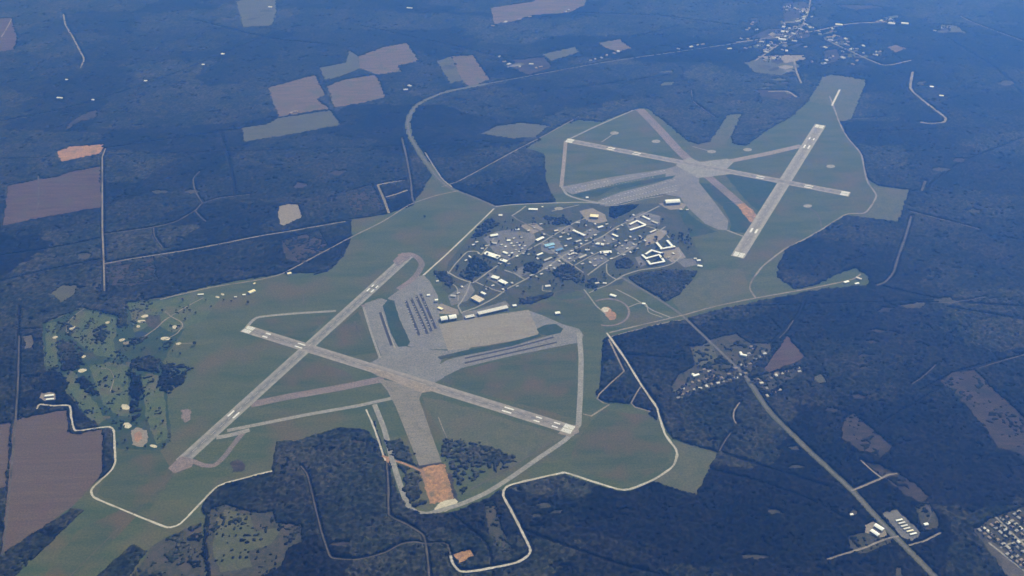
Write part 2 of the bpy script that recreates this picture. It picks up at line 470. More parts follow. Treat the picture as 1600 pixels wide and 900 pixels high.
# patches of other turf inside it
Zp = Z_GRASS + 0.04
for px, m, lab in [
    ([(508, 528), (560, 486), (588, 552), (545, 556), (505, 545)], 'grass_dark', 'dark green infield triangle left of the tarmac ramp'),
    ([(405, 640), (420, 600), (470, 556), (545, 582), (556, 596), (470, 615)], 'grass_dark', 'dark green infield below the runway crossing'),
    ([(688, 590), (720, 578), (850, 548), (900, 538), (903, 655), (800, 628), (700, 600)], 'grass_dark', 'large dark green infield right of the central pavement'),
    ([(400, 500), (520, 492), (470, 535), (430, 525)], 'grass_dark', 'dark green turf wedge by the left runway end'),
    ([(658, 620), (690, 625), (860, 675), (880, 684), (800, 728), (760, 720), (690, 680)], 'grass_pale', 'brownish infield right of the closed runway'),
    ([(900, 690), (940, 640), (1020, 650), (1050, 700), (1040, 730), (985, 755), (930, 745), (890, 725)], 'grass_dark', 'dark turf inside the bend of the white dirt road'),
    ([(890, 225), (950, 240), (1040, 258), (985, 272), (888, 286)], 'grass', 'pale infield left of the far crossing'),
    ([(1130, 270), (1225, 288), (1190, 335), (1170, 318)], 'grass_deep', 'green infield triangle beside the far long runway'),
    ([(1112, 290), (1128, 288), (1165, 335), (1178, 352), (1165, 364), (1142, 362), (1140, 345)], 'grass_deep', 'dark green wedge right of the far ramp'),
    ([(1048, 330), (1070, 328), (1100, 352), (1120, 362), (1075, 372), (1045, 350)], 'grass_deep', 'green lawn below the far ramp hangar'),
    ([(800, 485), (860, 470), (935, 478), (945, 520), (908, 512), (870, 495), (830, 487)], 'grass_dark', 'dark green turf above the taxiway corner'),
    ([(690, 355), (760, 325), (775, 330), (700, 400), (660, 435), (640, 400), (600, 390), (620, 360)], 'grass', 'open turf beside the pale straight road'),
    ([(180, 690), (250, 700), (270, 740), (230, 800), (150, 772), (178, 735)], 'grass_dark', 'turf inside the white perimeter road at the lower left'),
    ([(120, 830), (180, 800), (240, 770), (262, 760), (150, 870), (110, 905), (60, 910)], 'grass_dark', 'darker green strip in the lower left approach corridor'),
    ([(240, 850), (315, 815), (322, 905), (200, 910)], 'scrub', 'rough brownish ground at the bottom edge of the corridor'),
    ([(1050, 470), (1100, 425), (1160, 420), (1172, 455), (1100, 485), (1065, 490)], 'grass_pale', 'yellowish turf below the barracks wood'),
]:
    sheet('grass_patch', px, M[m], Zp, lab, 'grass', 5, 25, clear=False)

# the base: lawns and paved yards
sheet('base_lawn', [(700, 410), (745, 360), (770, 335), (870, 322), (930, 318), (1040, 318), (1060, 330), (1085, 380), (1100, 410), (1060, 425), (985, 430), (970, 445), (900, 455), (800, 480), (720, 480), (690, 450)],
      M['lawn'], Zp, 'patchy lawns between the streets of the base', 'grass', 4, 30, clear=False)
for px, m, lab in [
    ([(905, 330), (925, 325), (945, 335), (949, 346), (935, 349), (918, 346)], 'lot_tan', 'tan yard around the white square building at the top of the base'),
    ([(1029, 318), (1038, 324), (1048, 328), (1068, 326), (1073, 319), (1062, 316)], 'lot_tan', 'pale concrete pad below the far ramp hangar'),
    ([(755, 372), (775, 362), (800, 358), (835, 366), (838, 376), (815, 395), (795, 405), (775, 398)], 'lot', 'grey yard among the crowded supply buildings'),
    ([(1010, 368), (1032, 358), (1046, 362), (1028, 378), (1008, 384)], 'lot_tan', 'tan car park above the U shaped barracks'),
    ([(1032, 390), (1060, 386), (1072, 402), (1050, 410), (1038, 402)], 'lot_tan', 'tan yard right of the barracks blocks'),
    ([(975, 345), (1005, 330), (1032, 338), (1030, 352), (1010, 352), (985, 362)], 'lot', 'grey car park around the office block'),
    ([(925, 375), (950, 366), (965, 376), (940, 385), (925, 386)], 'lot', 'grey car park in the middle of the base'),
    ([(700, 462), (735, 440), (742, 455), (730, 470), (705, 478)], 'lot', 'small grey yard behind the white hangars'),
    ([(845, 380), (870, 372), (882, 390), (862, 397), (846, 392)], 'lot', 'grey yard around the blue roofed sheds'),
    ([(848, 412), (872, 402), (880, 412), (858, 425), (846, 420)], 'lot', 'cluttered grey yard in the lower part of the base'),
    ([(765, 425), (792, 440), (786, 448), (760, 436)], 'lot', 'grey yard beside the twin white sheds'),
    ([(992, 402), (1002, 400), (1012, 412), (1000, 418)], 'lot', 'small car park left of the barracks'),
    ([(676, 480), (690, 474), (715, 484), (718, 492), (686, 490)], 'lot_tan', 'pale forecourt behind the twin white hangars'),
    ([(722, 488), (745, 484), (790, 470), (797, 478), (740, 500), (724, 502)], 'lot', 'grey strip behind the long hangar'),
    ([(868, 398), (895, 388), (912, 398), (886, 412)], 'lot', 'grey car park right of the last blue roof'),
    ([(905, 366), (925, 356), (938, 362), (916, 374)], 'lot', 'grey car park at the right end of the long narrow building'),
    ([(918, 404), (942, 396), (950, 406), (928, 416)], 'lot', 'grey car park below the broad white block'),
    ([(960, 388), (985, 376), (998, 384), (972, 398)], 'lot', 'grey car park left of the barracks rings'),
    ([(800, 424), (822, 414), (832, 424), (812, 434)], 'lot', 'grey yard along the lower main street'),
    ([(812, 352), (836, 348), (850, 358), (832, 366)], 'lot_tan', 'tan yard above the crowded supply yard'),
    ([(870, 356), (892, 352), (900, 360), (878, 366)], 'lot', 'grey yard behind the pinkish roof'),
    ([(1052, 404), (1084, 404), (1090, 414), (1070, 418)], 'lot', 'grey service yard at the right edge of the base'),
]:
    sheet('paved_yard', px, M[m], Zp + 0.06, lab, 'yard', 1.5, 15, clear=False)

# ---------------------------------------------------------------- golf course turf
sheet('golf_rough', [(66, 506), (105, 491), (128, 481), (178, 492), (200, 473), (250, 466), (300, 458), (300, 500), (270, 540), (255, 565), (262, 620), (268, 690), (240, 704), (182, 700), (178, 674), (150, 670), (125, 640), (103, 605), (95, 585), (71, 580)],
      M['grass_deep'], Zp + 0.005, 'darker rough between the fairways of the golf course', 'rough', 5, 16, clear=False)
for px, lab in [
    ([(72, 506), (88, 503), (90, 575), (72, 572)], 'upright golf fairway at the far left edge of the course'),
    ([(108, 500), (128, 486), (150, 488), (180, 497), (182, 520), (176, 534), (186, 560), (150, 555), (128, 540), (112, 525)], 'broad ring of golf fairway around a clump of trees'),
    ([(100, 585), (118, 583), (135, 612), (150, 630), (165, 655), (150, 665), (128, 640), (105, 605)], 'slanting golf fairway below the left grove'),
    ([(140, 572), (170, 566), (200, 570), (200, 620), (205, 650), (185, 650), (160, 630), (148, 600)], 'central golf fairway between the groves'),
    ([(222, 588), (248, 586), (258, 625), (262, 685), (245, 695), (228, 650)], 'long straight golf fairway at the right of the course'),
    ([(200, 474), (262, 468), (300, 458), (345, 462), (320, 500), (270, 520), (240, 505), (210, 520)], 'open upper golf fairway with pale scrapes'),
]:
    sheet('golf_fairway', px, M['fairway'], Zp + 0.02, lab, 'fairway', 4, 14, clear=False)
for px, m, lab in [
    ([(228, 492), (250, 492), (252, 508), (238, 514), (228, 505)], 'scrub', 'brown bare patch beside the golf course pond'),
    ([(205, 672), (216, 667), (230, 674), (232, 690), (222, 698), (208, 696)], 'lot_tan', 'pale irregular sandy square at the bottom of the golf course'),
    ([(209, 677), (219, 674), (224, 684), (216, 691), (210, 688)], 'red_dirt', 'reddish centre of the sandy square on the golf course'),
    ([(283, 640), (298, 640), (298, 656), (289, 660), (284, 652)], 'taxi_pink', 'small pinkish bare spot beside the left runway'),
    ([(360, 722), (372, 718), (384, 726), (380, 736), (364, 738)], 'cutover', 'pinkish bare patch beyond the lower taxiway loop'),
    ([(940, 482), (950, 479), (957, 486), (963, 492), (962, 499), (953, 501), (947, 494)], 'red_dirt', 'bare red earth spot inside the ring road'),
    ([(939, 483), (945, 479), (953, 482), (950, 487), (943, 488)], 'sand', 'pale sandy patch at the upper edge of the bare red earth spot'),
    ([(600, 716), (612, 712), (618, 720), (608, 727)], 'red_dirt', 'small red earth scrape at the left end of the red path'),
    ([(650, 726), (690, 722), (700, 735), (680, 742), (655, 740)], 'cutover', 'dark rough edge at the top of the orange earth'),
    ([(693, 740), (703, 738), (716, 782), (708, 786)], 'cutover', 'dark rough edge at the right of the orange earth'),
    ([(672, 752), (690, 748), (694, 764), (676, 770)], 'track', 'pale trampled patch in the middle of the orange earth'),
    ([(655, 733), (668, 728), (695, 725), (703, 755), (710, 782), (672, 788), (664, 760)], 'orange_dirt', 'bare orange earth at the end of the closed runway'),
    ([(686, 786), (712, 779), (716, 788), (694, 800), (676, 798)], 'sand', 'pale sandy apron on the taxiway below the orange earth'),
    ([(562, 478), (592, 466), (596, 478), (575, 483)], 'taxi_pink', 'reddish worn verge beside the near ramp'),
    ([(1152, 320), (1162, 317), (1178, 330), (1184, 343), (1172, 348), (1160, 332)], 'orange_dirt', 'orange earth patch on the closed far taxiway'),
]:
    sheet('bare_ground', px, M[m], (Z_RUNWAY - 0.03 if 'far taxiway' in lab else Zp + 0.08), lab, 'bare ground', 4.5, 8, clear=False)
for (x, y, r, kind, lab) in [(113, 512, 11, 'sand', 'kidney shaped pale sand bunker at the top left of the golf course'), (121, 502, 12, 'crop', 'pale green at the upper left of the golf course'),
        (128, 490, 10, 'crop', 'pale green at the very top of the golf course'), (168, 504, 7, 'sand', 'small bright bunker inside the upper ring of fairway'), (86, 527, 8, 'sand', 'pale bunker at the left end of the grove'),
        (130, 557, 8, 'sand', 'white bunker in the centre of the course'), (129, 579, 12, 'sand', 'cream bunker below the left grove'), (110, 583, 11, 'crop', 'yellowish green left of the cream bunker'),
        (202, 569, 12, 'crop', 'yellow green beside the clustered trees'), (191, 531, 9, 'sand', 'pale bunker left of the pond'), (198, 536, 11, 'track', 'pale path scrape below the pond bunker'),
        (234, 586, 11, 'crop', 'bright green at the head of the long fairway'), (161, 609, 9, 'crop', 'pale green on the slanting fairway'), (196, 636, 15, 'sand', 'long cream bunker at the foot of the central fairway'),
        (167, 652, 10, 'crop', 'pale round green near the bottom of the course'), (199, 665, 15, 'sand', 'big yellowish bunker beside the sandy square'), (240, 697, 10, 'sand', 'cross shaped white bunker at the bottom right of the course'),
        (226, 494, 10, 'sand', 'white bunker at the upper edge of the brown patch'), (221, 502, 10, 'sand', 'white bunker at the left edge of the brown patch'), (216, 510, 7, 'sand', 'faint bunker above the pond'),
        (273, 511, 9, 'sand', 'white bunker at the bend of the cart path'), (258, 529, 13, 'sand', 'long pale bunker below the cart path'), (279, 537, 8, 'sand', 'small pale bunker at the right end of the course'),
        (285, 466, 10, 'crop', 'pale green along the top hedge'), (340, 464, 6, 'sand', 'small bunker right of the golf cart path'), (348, 460, 6, 'sand', 'pale dot along the upper fairway')]:
    a0 = rng.uniform(0, 6)
    pts = []
    for i in range(9):
        a = i / 9 * math.tau
        q = r * 0.42 * (1 + 0.22 * math.sin(2 * a + a0) + rng.uniform(-.12, .12))
        pts.append((x + q * math.cos(a) * 1.25, y - q * math.sin(a) * 0.62))
    sheet('golf_bunker' if kind == 'sand' else 'golf_green', pts, M[kind], Zp + 0.11, lab, 'bunker' if kind == 'sand' else 'green', 0.6, 8, clear=False)

# ---------------------------------------------------------------- fields and clearings in the forest
for px, m, lab in [
    ([(418, 137), (492, 117), (502, 135), (508, 150), (495, 155), (515, 170), (435, 183)], 'fallow', 'mauve brown field left of centre among far woods'),
    ([(378, 200), (415, 194), (435, 184), (516, 172), (532, 195), (470, 208), (380, 222)], 'crop', 'long pale green field below the mauve brown field'),
    ([(510, 135), (535, 125), (585, 117), (593, 125), (602, 152), (560, 163), (522, 168)], 'fallow', 'mauve brown square field left of the curving highway'),
    ([(560, 88), (600, 73), (636, 67), (655, 95), (622, 103), (628, 112), (590, 117), (562, 108)], 'fallow', 'pinkish far field behind the mauve square field'),
    ([(498, 106), (540, 98), (545, 78), (560, 88), (562, 108), (530, 120), (508, 125)], 'crop', 'pale ragged green field between two far mauve fields'),
    ([(682, 96), (705, 88), (722, 126), (703, 131)], 'crop', 'small pale clearing beside the far highway bend'),
    ([(706, 88), (738, 86), (766, 125), (735, 136), (722, 128)], 'fallow', 'brown wedge shaped field at the far highway bend'),
    ([(766, 12), (835, 2), (838, -14), (920, -14), (914, 8), (890, 20), (830, 24), (800, 34), (772, 38)], 'fallow', 'pinkish tan field at the top edge of the view'),
    ([(935, 67), (968, 61), (988, 76), (965, 81), (945, 75)], 'fallow', 'small tan field right of the far highway'),
    ([(845, 85), (900, 73), (906, 82), (862, 96)], 'crop', 'far green field above the highway'),
    ([(800, 94), (850, 89), (862, 105), (828, 117), (812, 112)], 'cutover', 'far mottled clearing with a few houses by the highway'),
    ([(12, 290), (62, 280), (88, 277), (110, 268), (156, 260), (158, 324), (95, 335), (4, 353)], 'plough_far', 'purplish brown ploughed field at the left edge'),
    ([(88, 237), (110, 229), (162, 225), (158, 240), (125, 247), (96, 254)], 'red_dirt', 'bright orange cleared site at the left'),
    ([(-6, 28), (18, 28), (27, 60), (22, 78), (-6, 82)], 'plough_far', 'pinkish clearing cut by the upper left edge'),
    ([(368, 2), (430, -10), (432, 20), (425, 40), (380, 43)], 'crop', 'dim green clearing at the top left of the view'),
    ([(436, 322), (450, 318), (466, 320), (472, 340), (455, 348), (440, 354), (434, 342)], 'lot_tan', 'tan scraped clearing beside the woodland lane'),
    ([(78, 458), (100, 445), (120, 446), (118, 460), (96, 474)], 'crop', 'dim green clearing above the golf course'),
    ([(22, 656), (85, 643), (104, 641), (108, 674), (118, 678), (160, 670), (163, 735), (150, 752), (112, 792), (2, 868), (12, 760)], 'plough', 'big striped reddish brown ploughed field at the lower left'),
    ([(-60, 680), (0, 662), (18, 657), (14, 720), (10, 760), (-60, 790)], 'plough', 'narrow brown field strip cut by the left edge'),
    ([(1230, 525), (1261, 560), (1205, 582), (1192, 578)], 'plough_far', 'triangular brown field beside the village'),
    ([(1100, 540), (1078, 543), (1086, 572), (1060, 585), (1048, 604), (1056, 625), (1068, 622), (1130, 600), (1168, 590), (1180, 574), (1206, 548), (1204, 536), (1172, 537), (1150, 521), (1112, 530)], 'scrub', 'ragged yellowish village clearing at the road crossing'),
    ([(1080, 545), (1110, 535), (1120, 560), (1100, 572), (1090, 570)], 'crop', 'pale green meadow at the left end of the village'),
    ([(1170, 592), (1215, 580), (1255, 574), (1255, 583), (1220, 600), (1200, 612), (1182, 610)], 'scrub', 'ragged house plots below the triangular field'),
    ([(1318, 655), (1335, 645), (1380, 685), (1396, 700), (1375, 715), (1345, 705), (1315, 685)], 'cutover', 'purplish brown cutover patch above the dirt lane'),
    ([(1345, 718), (1378, 728), (1400, 738), (1430, 755), (1452, 776), (1440, 786), (1415, 775), (1390, 755), (1378, 742)], 'cutover', 'brown cutover slope right of the dirt lane'),
    ([(1468, 595), (1490, 582), (1522, 578), (1560, 615), (1615, 665), (1625, 720), (1560, 700), (1535, 665), (1505, 630)], 'cutover', 'faint streaked cutover at the right edge'),
    ([(1270, 590), (1283, 584), (1293, 596), (1280, 602)], 'crop', 'tiny bright yellow green plot right of the village'),
    ([(1378, 802), (1400, 796), (1420, 812), (1440, 832), (1424, 846), (1408, 838), (1390, 818)], 'lot', 'paved yard of the storage sheds by the highway'),
    ([(1350, 820), (1366, 814), (1384, 826), (1388, 838), (1368, 842), (1352, 832)], 'lot_tan', 'pale yard around the twin white sheds by the highway'),
    ([(1325, 838), (1350, 832), (1385, 842), (1395, 838), (1390, 850), (1350, 866), (1328, 858)], 'scrub', 'rough brownish plots along the lane below the twin sheds'),
    ([(1428, 790), (1450, 786), (1468, 815), (1466, 828), (1445, 830), (1436, 815)], 'scrub', 'rough yard right of the storage sheds'),
    ([(1520, 826), (1560, 804), (1610, 790), (1680, 780), (1680, 960), (1610, 930), (1580, 900), (1548, 868)], 'scrub', 'house plots of the dense neighbourhood at the lower right'),
    ([(1538, 850), (1552, 845), (1600, 890), (1615, 930), (1590, 920), (1560, 885)], 'track_dim', 'bare brown strip along the edge of the neighbourhood'),
    ([(330, 795), (350, 788), (395, 800), (425, 800), (432, 815), (470, 820), (475, 845), (450, 855), (440, 885), (400, 905), (330, 905), (322, 850)], 'scrub', 'scrubby clearing with scattered trees at the bottom left'),
    ([(338, 812), (352, 795), (392, 806), (398, 830), (440, 826), (425, 850), (385, 862), (395, 885), (345, 895), (332, 860)], 'grass_pale', 'pale grassy opening inside the scrub'),
    ([(708, 866), (736, 857), (742, 870), (716, 881)], 'orange_dirt', 'small orange sand pit near the bottom edge'),
    ([(756, 788), (770, 782), (785, 830), (800, 858), (780, 864), (762, 828)], 'scrub', 'brown slanting scrub strip near the bottom centre'),
    ([(540, 300), (582, 288), (600, 326), (552, 338)], 'cutover', 'dull brown clearing left of the E shaped tracks'),
    ([(1162, 98), (1195, 90), (1238, 90), (1250, 105), (1222, 118), (1180, 114)], 'crop', 'far green clearing at the foot of the town'),
    ([(1180, 88), (1225, 86), (1255, 86), (1260, 93), (1228, 98)], 'lot_tan', 'far pinkish bare strip in the town'),
    ([(1385, 74), (1400, 70), (1418, 76), (1400, 83)], 'fallow', 'small pinkish far field right of the town'),
    ([(1168, 60), (1200, 45), (1260, 45), (1268, 58), (1225, 64), (1190, 60)], 'cutover', 'mottled far ground in the middle of the town'),
    ([(1222, 5), (1260, 2), (1262, 30), (1225, 36)], 'cutover', 'mottled far ground at the top of the town'),
    ([(1180, 140), (1232, 142), (1245, 150), (1215, 156), (1190, 152)], 'cutover', 'dull far patch left of the airfield tip'),
    ([(1286, 80), (1308, 76), (1312, 96), (1292, 100)], 'cutover', 'small far mottled patch in the right part of the town'),
    ([(750, 209), (780, 196), (815, 192), (860, 196), (835, 215), (800, 217)], 'crop', 'pale brownish field left of the far runway tip'),
    ([(1468, 38), (1495, 40), (1510, 52), (1480, 50)], 'crop', 'dim far clearing at the upper right'),
    ([(1305, 8), (1360, 8), (1380, 12), (1340, 16)], 'cutover', 'faint pinkish far strip at the top right'),
    ([(105, 195), (130, 178), (152, 172), (150, 184), (125, 190), (100, 206)], 'cutover', 'dim pinkish wavy clearing at the upper left'),
    ([(165, 412), (190, 408), (240, 402), (245, 440), (200, 448), (168, 445)], 'cutover', 'dull purplish clearing below the left lane'),
    ([(440, 375), (500, 360), (515, 392), (470, 412), (445, 405)], 'cutover', 'dull purplish clearing above the diagonal road'),
    ([(62, 614), (84, 612), (87, 624), (70, 628), (60, 622)], 'lot_tan', 'small pale yard at the left edge of the golf course'),
    ([(36, 524), (52, 524), (52, 546), (38, 546)], 'track_dim', 'small square pond dike at the far left'),
    ([(1330, 795), (1342, 798), (1338, 806), (1326, 808)], 'scrub', 'tiny house plot left of the highway'),
    ([(1398, 888), (1408, 886), (1412, 905), (1398, 906)], 'scrub', 'tiny clearing at the bottom right edge'),
]:
    sheet('field', px, M[m], Z_FIELD, lab, 'field', 5, 30)
sheet('pond', [(210, 521), (216, 518), (226, 518), (232, 522), (228, 527), (216, 529), (211, 526)], M['water'], Zp + 0.13, 'dark oval pond on the golf course', 'pond', 1.5, 8, clear=False)
sheet('field', [(1365, 291), (1420, 297), (1405, 345), (1352, 340), (1360, 325), (1369, 305)], M['grass_pale'], Zp + 0.05, 'pale square of turf outside the far perimeter road', 'field', 3, 20)
sheet('field', [(1262, 158), (1287, 120), (1300, 116), (1355, 125), (1330, 187), (1312, 190), (1298, 165)], M['grass_pale'], Zp + 0.05, 'square tan field beyond the far runway end', 'field', 3, 20)
sheet('field', [(1052, 688), (1122, 708), (1088, 774), (1022, 752), (1050, 730), (1058, 712)], M['grass_pale'], Zp + 0.05, 'pale green square field right of the white dirt road', 'field', 3, 20)
sheet('field', [(1110, 222), (1139, 179), (1159, 179), (1140, 215), (1132, 226)], M['grass_pale'], Zp + 0.05, 'pale stub of field between far woods', 'field', 3, 20)

# ---------------------------------------------------------------- roads and tracks
def road(name, px, wd, m, label, cat='road', smooth=True, clear=5.0, wob=0.8):
    return strip(name, px, wd, M[m], Z_TRACK, label, cat, smooth, clear, wob, 0.22 if m in ('track', 'track_dim', 'dirt_road') else 0.08)

HWY1 = [(1260, 38), (1200, 58), (1160, 66), (1080, 78), (1000, 89), (940, 98), (890, 107), (820, 120), (760, 131), (700, 143), (670, 154), (650, 166), (640, 181), (637, 194), (642, 215), (660, 245), (685, 279), (705, 295), (735, 306), (775, 323)]
strip('grass_verge', HWY1[8:18], 42, M['grass_pale'], Z_FIELD, 'pale green verge along the curving highway', 'verge', True, 0)
road('road', HWY1, 14, 'road', 'pale highway curving down from the far town')
road('road', [(664, 238), (690, 278), (706, 292)], 10, 'road_light', 'second carriageway of the curving highway near the airfield', clear=2)
road('road', [(775, 323), (800, 320), (870, 317), (915, 316), (935, 318)], 11, 'road_light', 'grey road along the top of the base')
road('road', [(772, 326), (735, 362), (695, 400), (656, 435)], 10, 'dirt_road', 'pale straight road between the open turf and the base', smooth=False)
road('road', [(690, 292), (715, 284), (760, 260), (800, 238), (850, 212), (905, 182)], 9, 'track', 'straight pale track through the wood to the far field', smooth=False, clear=4)
road('road', [(716, 298), (680, 306), (640, 320), (600, 345), (550, 370), (490, 402), (440, 428), (400, 438), (330, 449), (250, 468)], 9, 'track', 'diagonal road along the upper edge of the open turf')
road('road', [(165, 232), (160, 245), (160, 300), (160, 360), (162, 412), (163, 455)], 9, 'track', 'straight upright lane through the left woods', smooth=False, clear=9)
road('road', [(163, 412), (220, 402), (280, 393), (340, 382), (400, 370), (460, 360), (540, 346)], 10, 'track', 'pale straight lane running right from the upright lane', clear=8)
road('track', [(163, 366), (200, 361), (240, 355), (275, 346), (305, 329), (316, 318), (345, 309), (390, 304)], 8, 'track_dim', 'winding pale track through the left woods', 'track', clear=7)
road('track', [(305, 329), (312, 338), (322, 346)], 7, 'track_dim', 'short spur off the winding track', 'track', clear=7)
road('track', [(240, 356), (242, 370), (255, 388)], 7, 'track_dim', 'short lower spur off the winding track', 'track', clear=7)
road('track', [(316, 317), (305, 298), (302, 280), (312, 268)], 7, 'track_dim', 'dotted upper spur off the winding track', 'track', clear=7)
road('track', [(99, 22), (103, 40), (115, 60), (125, 80), (131, 92), (126, 106)], 13, 'track', 'pale wavy track at the upper left', 'track', clear=6)
road('track', [(2, 58), (10, 45), (18, 30)], 10, 'track', 'short pale track at the top left corner', 'track', clear=7)
road('track', [(1426, 112), (1423, 138), (1440, 155), (1462, 172), (1477, 184), (1474, 191), (1455, 193), (1438, 191)], 17, 'track', 'pale hooked track in the upper right woods', 'track', clear=8)
HWY2 = [(972, 434), (1020, 462), (1062, 490), (1105, 530), (1140, 563), (1168, 592), (1200, 640), (1235, 676), (1270, 710), (1330, 765), (1362, 800), (1395, 835), (1428, 868), (1462, 903), (1520, 965)]
strip('grass_verge', HWY2[5:], 28, M['grass_pale'], Z_FIELD, 'green verge along the southeast highway', 'verge', True, 3)
road('road', HWY2, 13, 'road', 'grey highway slanting to the lower right corner', clear=6)
road('road', [(952, 520), (1000, 508), (1065, 493), (1120, 478), (1180, 466), (1230, 457), (1270, 450), (1330, 437), (1345, 428)], 9, 'track', 'pale road along the lower edge of the base', clear=4)
road('road', [(955, 526), (1000, 514), (1050, 502), (1068, 500)], 7, 'track', 'second pale road below the base edge road', clear=2)
road('road', [(948, 520), (975, 558), (1003, 603), (1025, 635), (1030, 650), (1040, 680), (1055, 700), (1058, 712), (1050, 730), (1020, 750), (985, 764), (965, 764), (925, 752), (885, 739), (868, 741), (800, 757), (788, 765), (787, 776), (800, 800), (818, 836), (828, 857), (826, 867), (808, 879), (770, 887), (735, 893), (718, 892), (708, 881), (704, 868)], 10, 'dirt_road', 'white dirt road looping round the lower right of the airfield', clear=9)
road('road', [(704, 868), (700, 852), (690, 848), (668, 850)], 6, 'track_dim', 'faint end of the white dirt road', clear=3)
road('road', [(58, 640), (62, 632), (82, 634), (108, 634), (111, 650), (115, 668), (120, 673), (150, 669), (170, 667), (178, 674), (179, 700), (180, 722), (172, 737), (150, 757), (143, 766), (144, 773), (152, 780), (200, 800), (252, 821), (266, 824), (282, 818), (305, 795), (335, 764), (352, 755), (400, 742), (425, 736)], 9, 'dirt_road', 'white dirt perimeter road at the lower left', clear=5)
road('track', [(30, 525), (28, 600), (22, 690), (12, 800), (4, 866)], 8, 'track_dim', 'faint upright track left of the ploughed field', 'track', clear=7)
road('track', [(470, 728), (480, 742), (490, 780), (500, 822), (512, 860), (520, 872), (560, 874), (600, 864), (625, 851), (645, 847), (668, 850)], 6, 'track_dim', 'pale looping track through the bottom woods', 'track', clear=6)
road('track', [(604, 722), (607, 760), (607, 800), (612, 808), (640, 822), (662, 838), (668, 870), (671, 905)], 7, 'track_dim', 'dusty track running down to the bottom edge', 'track', clear=7)
road('road', [(572, 640), (582, 662), (592, 690), (602, 720)], 8, 'dirt_road', 'thin white track left of the taxiway loop', clear=4)
road('track', [(597, 712), (612, 718), (630, 724), (652, 733), (664, 738)], 11, 'red_dirt', 'red dirt path to the end of the closed runway', 'track', clear=7)
road('track', [(660, 735), (666, 760), (674, 786)], 9, 'red_dirt', 'reddish path down the side of the orange earth', 'track', clear=7)
road('track', [(951, 530), (963, 555), (975, 580), (955, 598), (936, 616), (933, 623), (942, 629), (952, 632), (935, 643), (924, 650), (911, 647)], 8, 'track', 'pale angled track right of the taxiway', 'track', smooth=False, clear=4)
road('track', [(1001, 604), (993, 617), (986, 630), (992, 636), (1016, 643)], 8, 'track', 'pale track crossing the small wood', 'track', smooth=False, clear=4)
road('track', [(273, 737), (205, 806), (150, 860), (95, 915)], 4, 'track_dim', 'thin straight pale line down the approach corridor', 'track', smooth=False, clear=2)
road('track', [(1330, 767), (1350, 759), (1376, 748), (1388, 742), (1402, 740)], 9, 'track', 'pale dirt lane leading to the cutover slope', 'track', clear=7)
road('track', [(1345, 719), (1360, 733), (1378, 747)], 7, 'track', 'thin branch of the dirt lane', 'track', clear=7)
road('road', [(1404, 838), (1385, 842), (1350, 856), (1318, 866), (1292, 874)], 8, 'track', 'side lane left of the highway at the lower right', clear=4)
road('road', [(1420, 852), (1445, 845), (1470, 832)], 8, 'track', 'side lane right of the highway at the lower right', clear=4)
road('road', [(1436, 800), (1442, 792), (1452, 794), (1455, 804), (1450, 815), (1440, 822)], 5, 'track_dim', 'small ring lane near the storage sheds', clear=3)
road('track', [(1156, 629), (1148, 640), (1146, 652), (1150, 662)], 6, 'track', 'short pale trail below the village', 'track', clear=6)
road('track', [(1142, 676), (1132, 690), (1124, 705)], 5, 'track_dim', 'faint trail above the pale square field', 'track', clear=6)
road('track', [(1446, 283), (1440, 298)], 12, 'track_dim', 'short pale stretch of forest road at the right', 'track', clear=8)
road('track', [(1424, 338), (1414, 372), (1404, 400), (1396, 425), (1384, 440), (1370, 446)], 10, 'track_dim', 'faint forest road right of the far airfield', 'track', clear=8)
road('track', [(1422, 330), (1460, 340), (1500, 350), (1530, 358)], 8, 'track_dim', 'faint forest ride at the right', 'track', clear=7)
road('road', [(1500, 25), (1520, 35), (1560, 50), (1620, 72)], 14, 'track_dim', 'faint far road at the upper right corner', clear=5)
road('track', [(628, 215), (636, 250), (642, 285), (644, 308), (648, 318)], 10, 'track_dim', 'faint track left of the curving highway', 'track', clear=7)
for px, lab in [([(590, 289), (610, 285), (633, 282)], 'top bar of the E shaped clearing tracks'), ([(590, 289), (600, 312), (608, 333)], 'upright of the E shaped clearing tracks'), ([(603, 308), (620, 303), (637, 297)], 'middle bar of the E shaped clearing tracks')]:
    road('track', px, 15, 'track', lab, 'track', smooth=False, clear=5)
road('road', [(1296, 150), (1303, 168), (1311, 190), (1322, 212), (1345, 240), (1350, 262), (1356, 285), (1369, 305), (1361, 322), (1350, 333), (1322, 335), (1285, 358), (1255, 375), (1228, 388), (1192, 416), (1174, 440), (1172, 452), (1181, 466)], 10, 'track', 'pale perimeter road right of the far airfield', clear=3)
road('track', [(1284, 357), (1281, 342), (1275, 332), (1258, 322), (1225, 312)], 8, 'track_dim', 'pale service track off the far perimeter road', 'track', clear=2)
road('track', [(1300, 165), (1312, 140)], 12, 'paint_worn', 'pale approach strip beyond the far runway end', 'track', smooth=False, clear=2)
road('road', [(800, 337), (812, 345), (850, 364), (876, 378)], 11, 'road', 'street slanting down from the top of the base', clear=3)
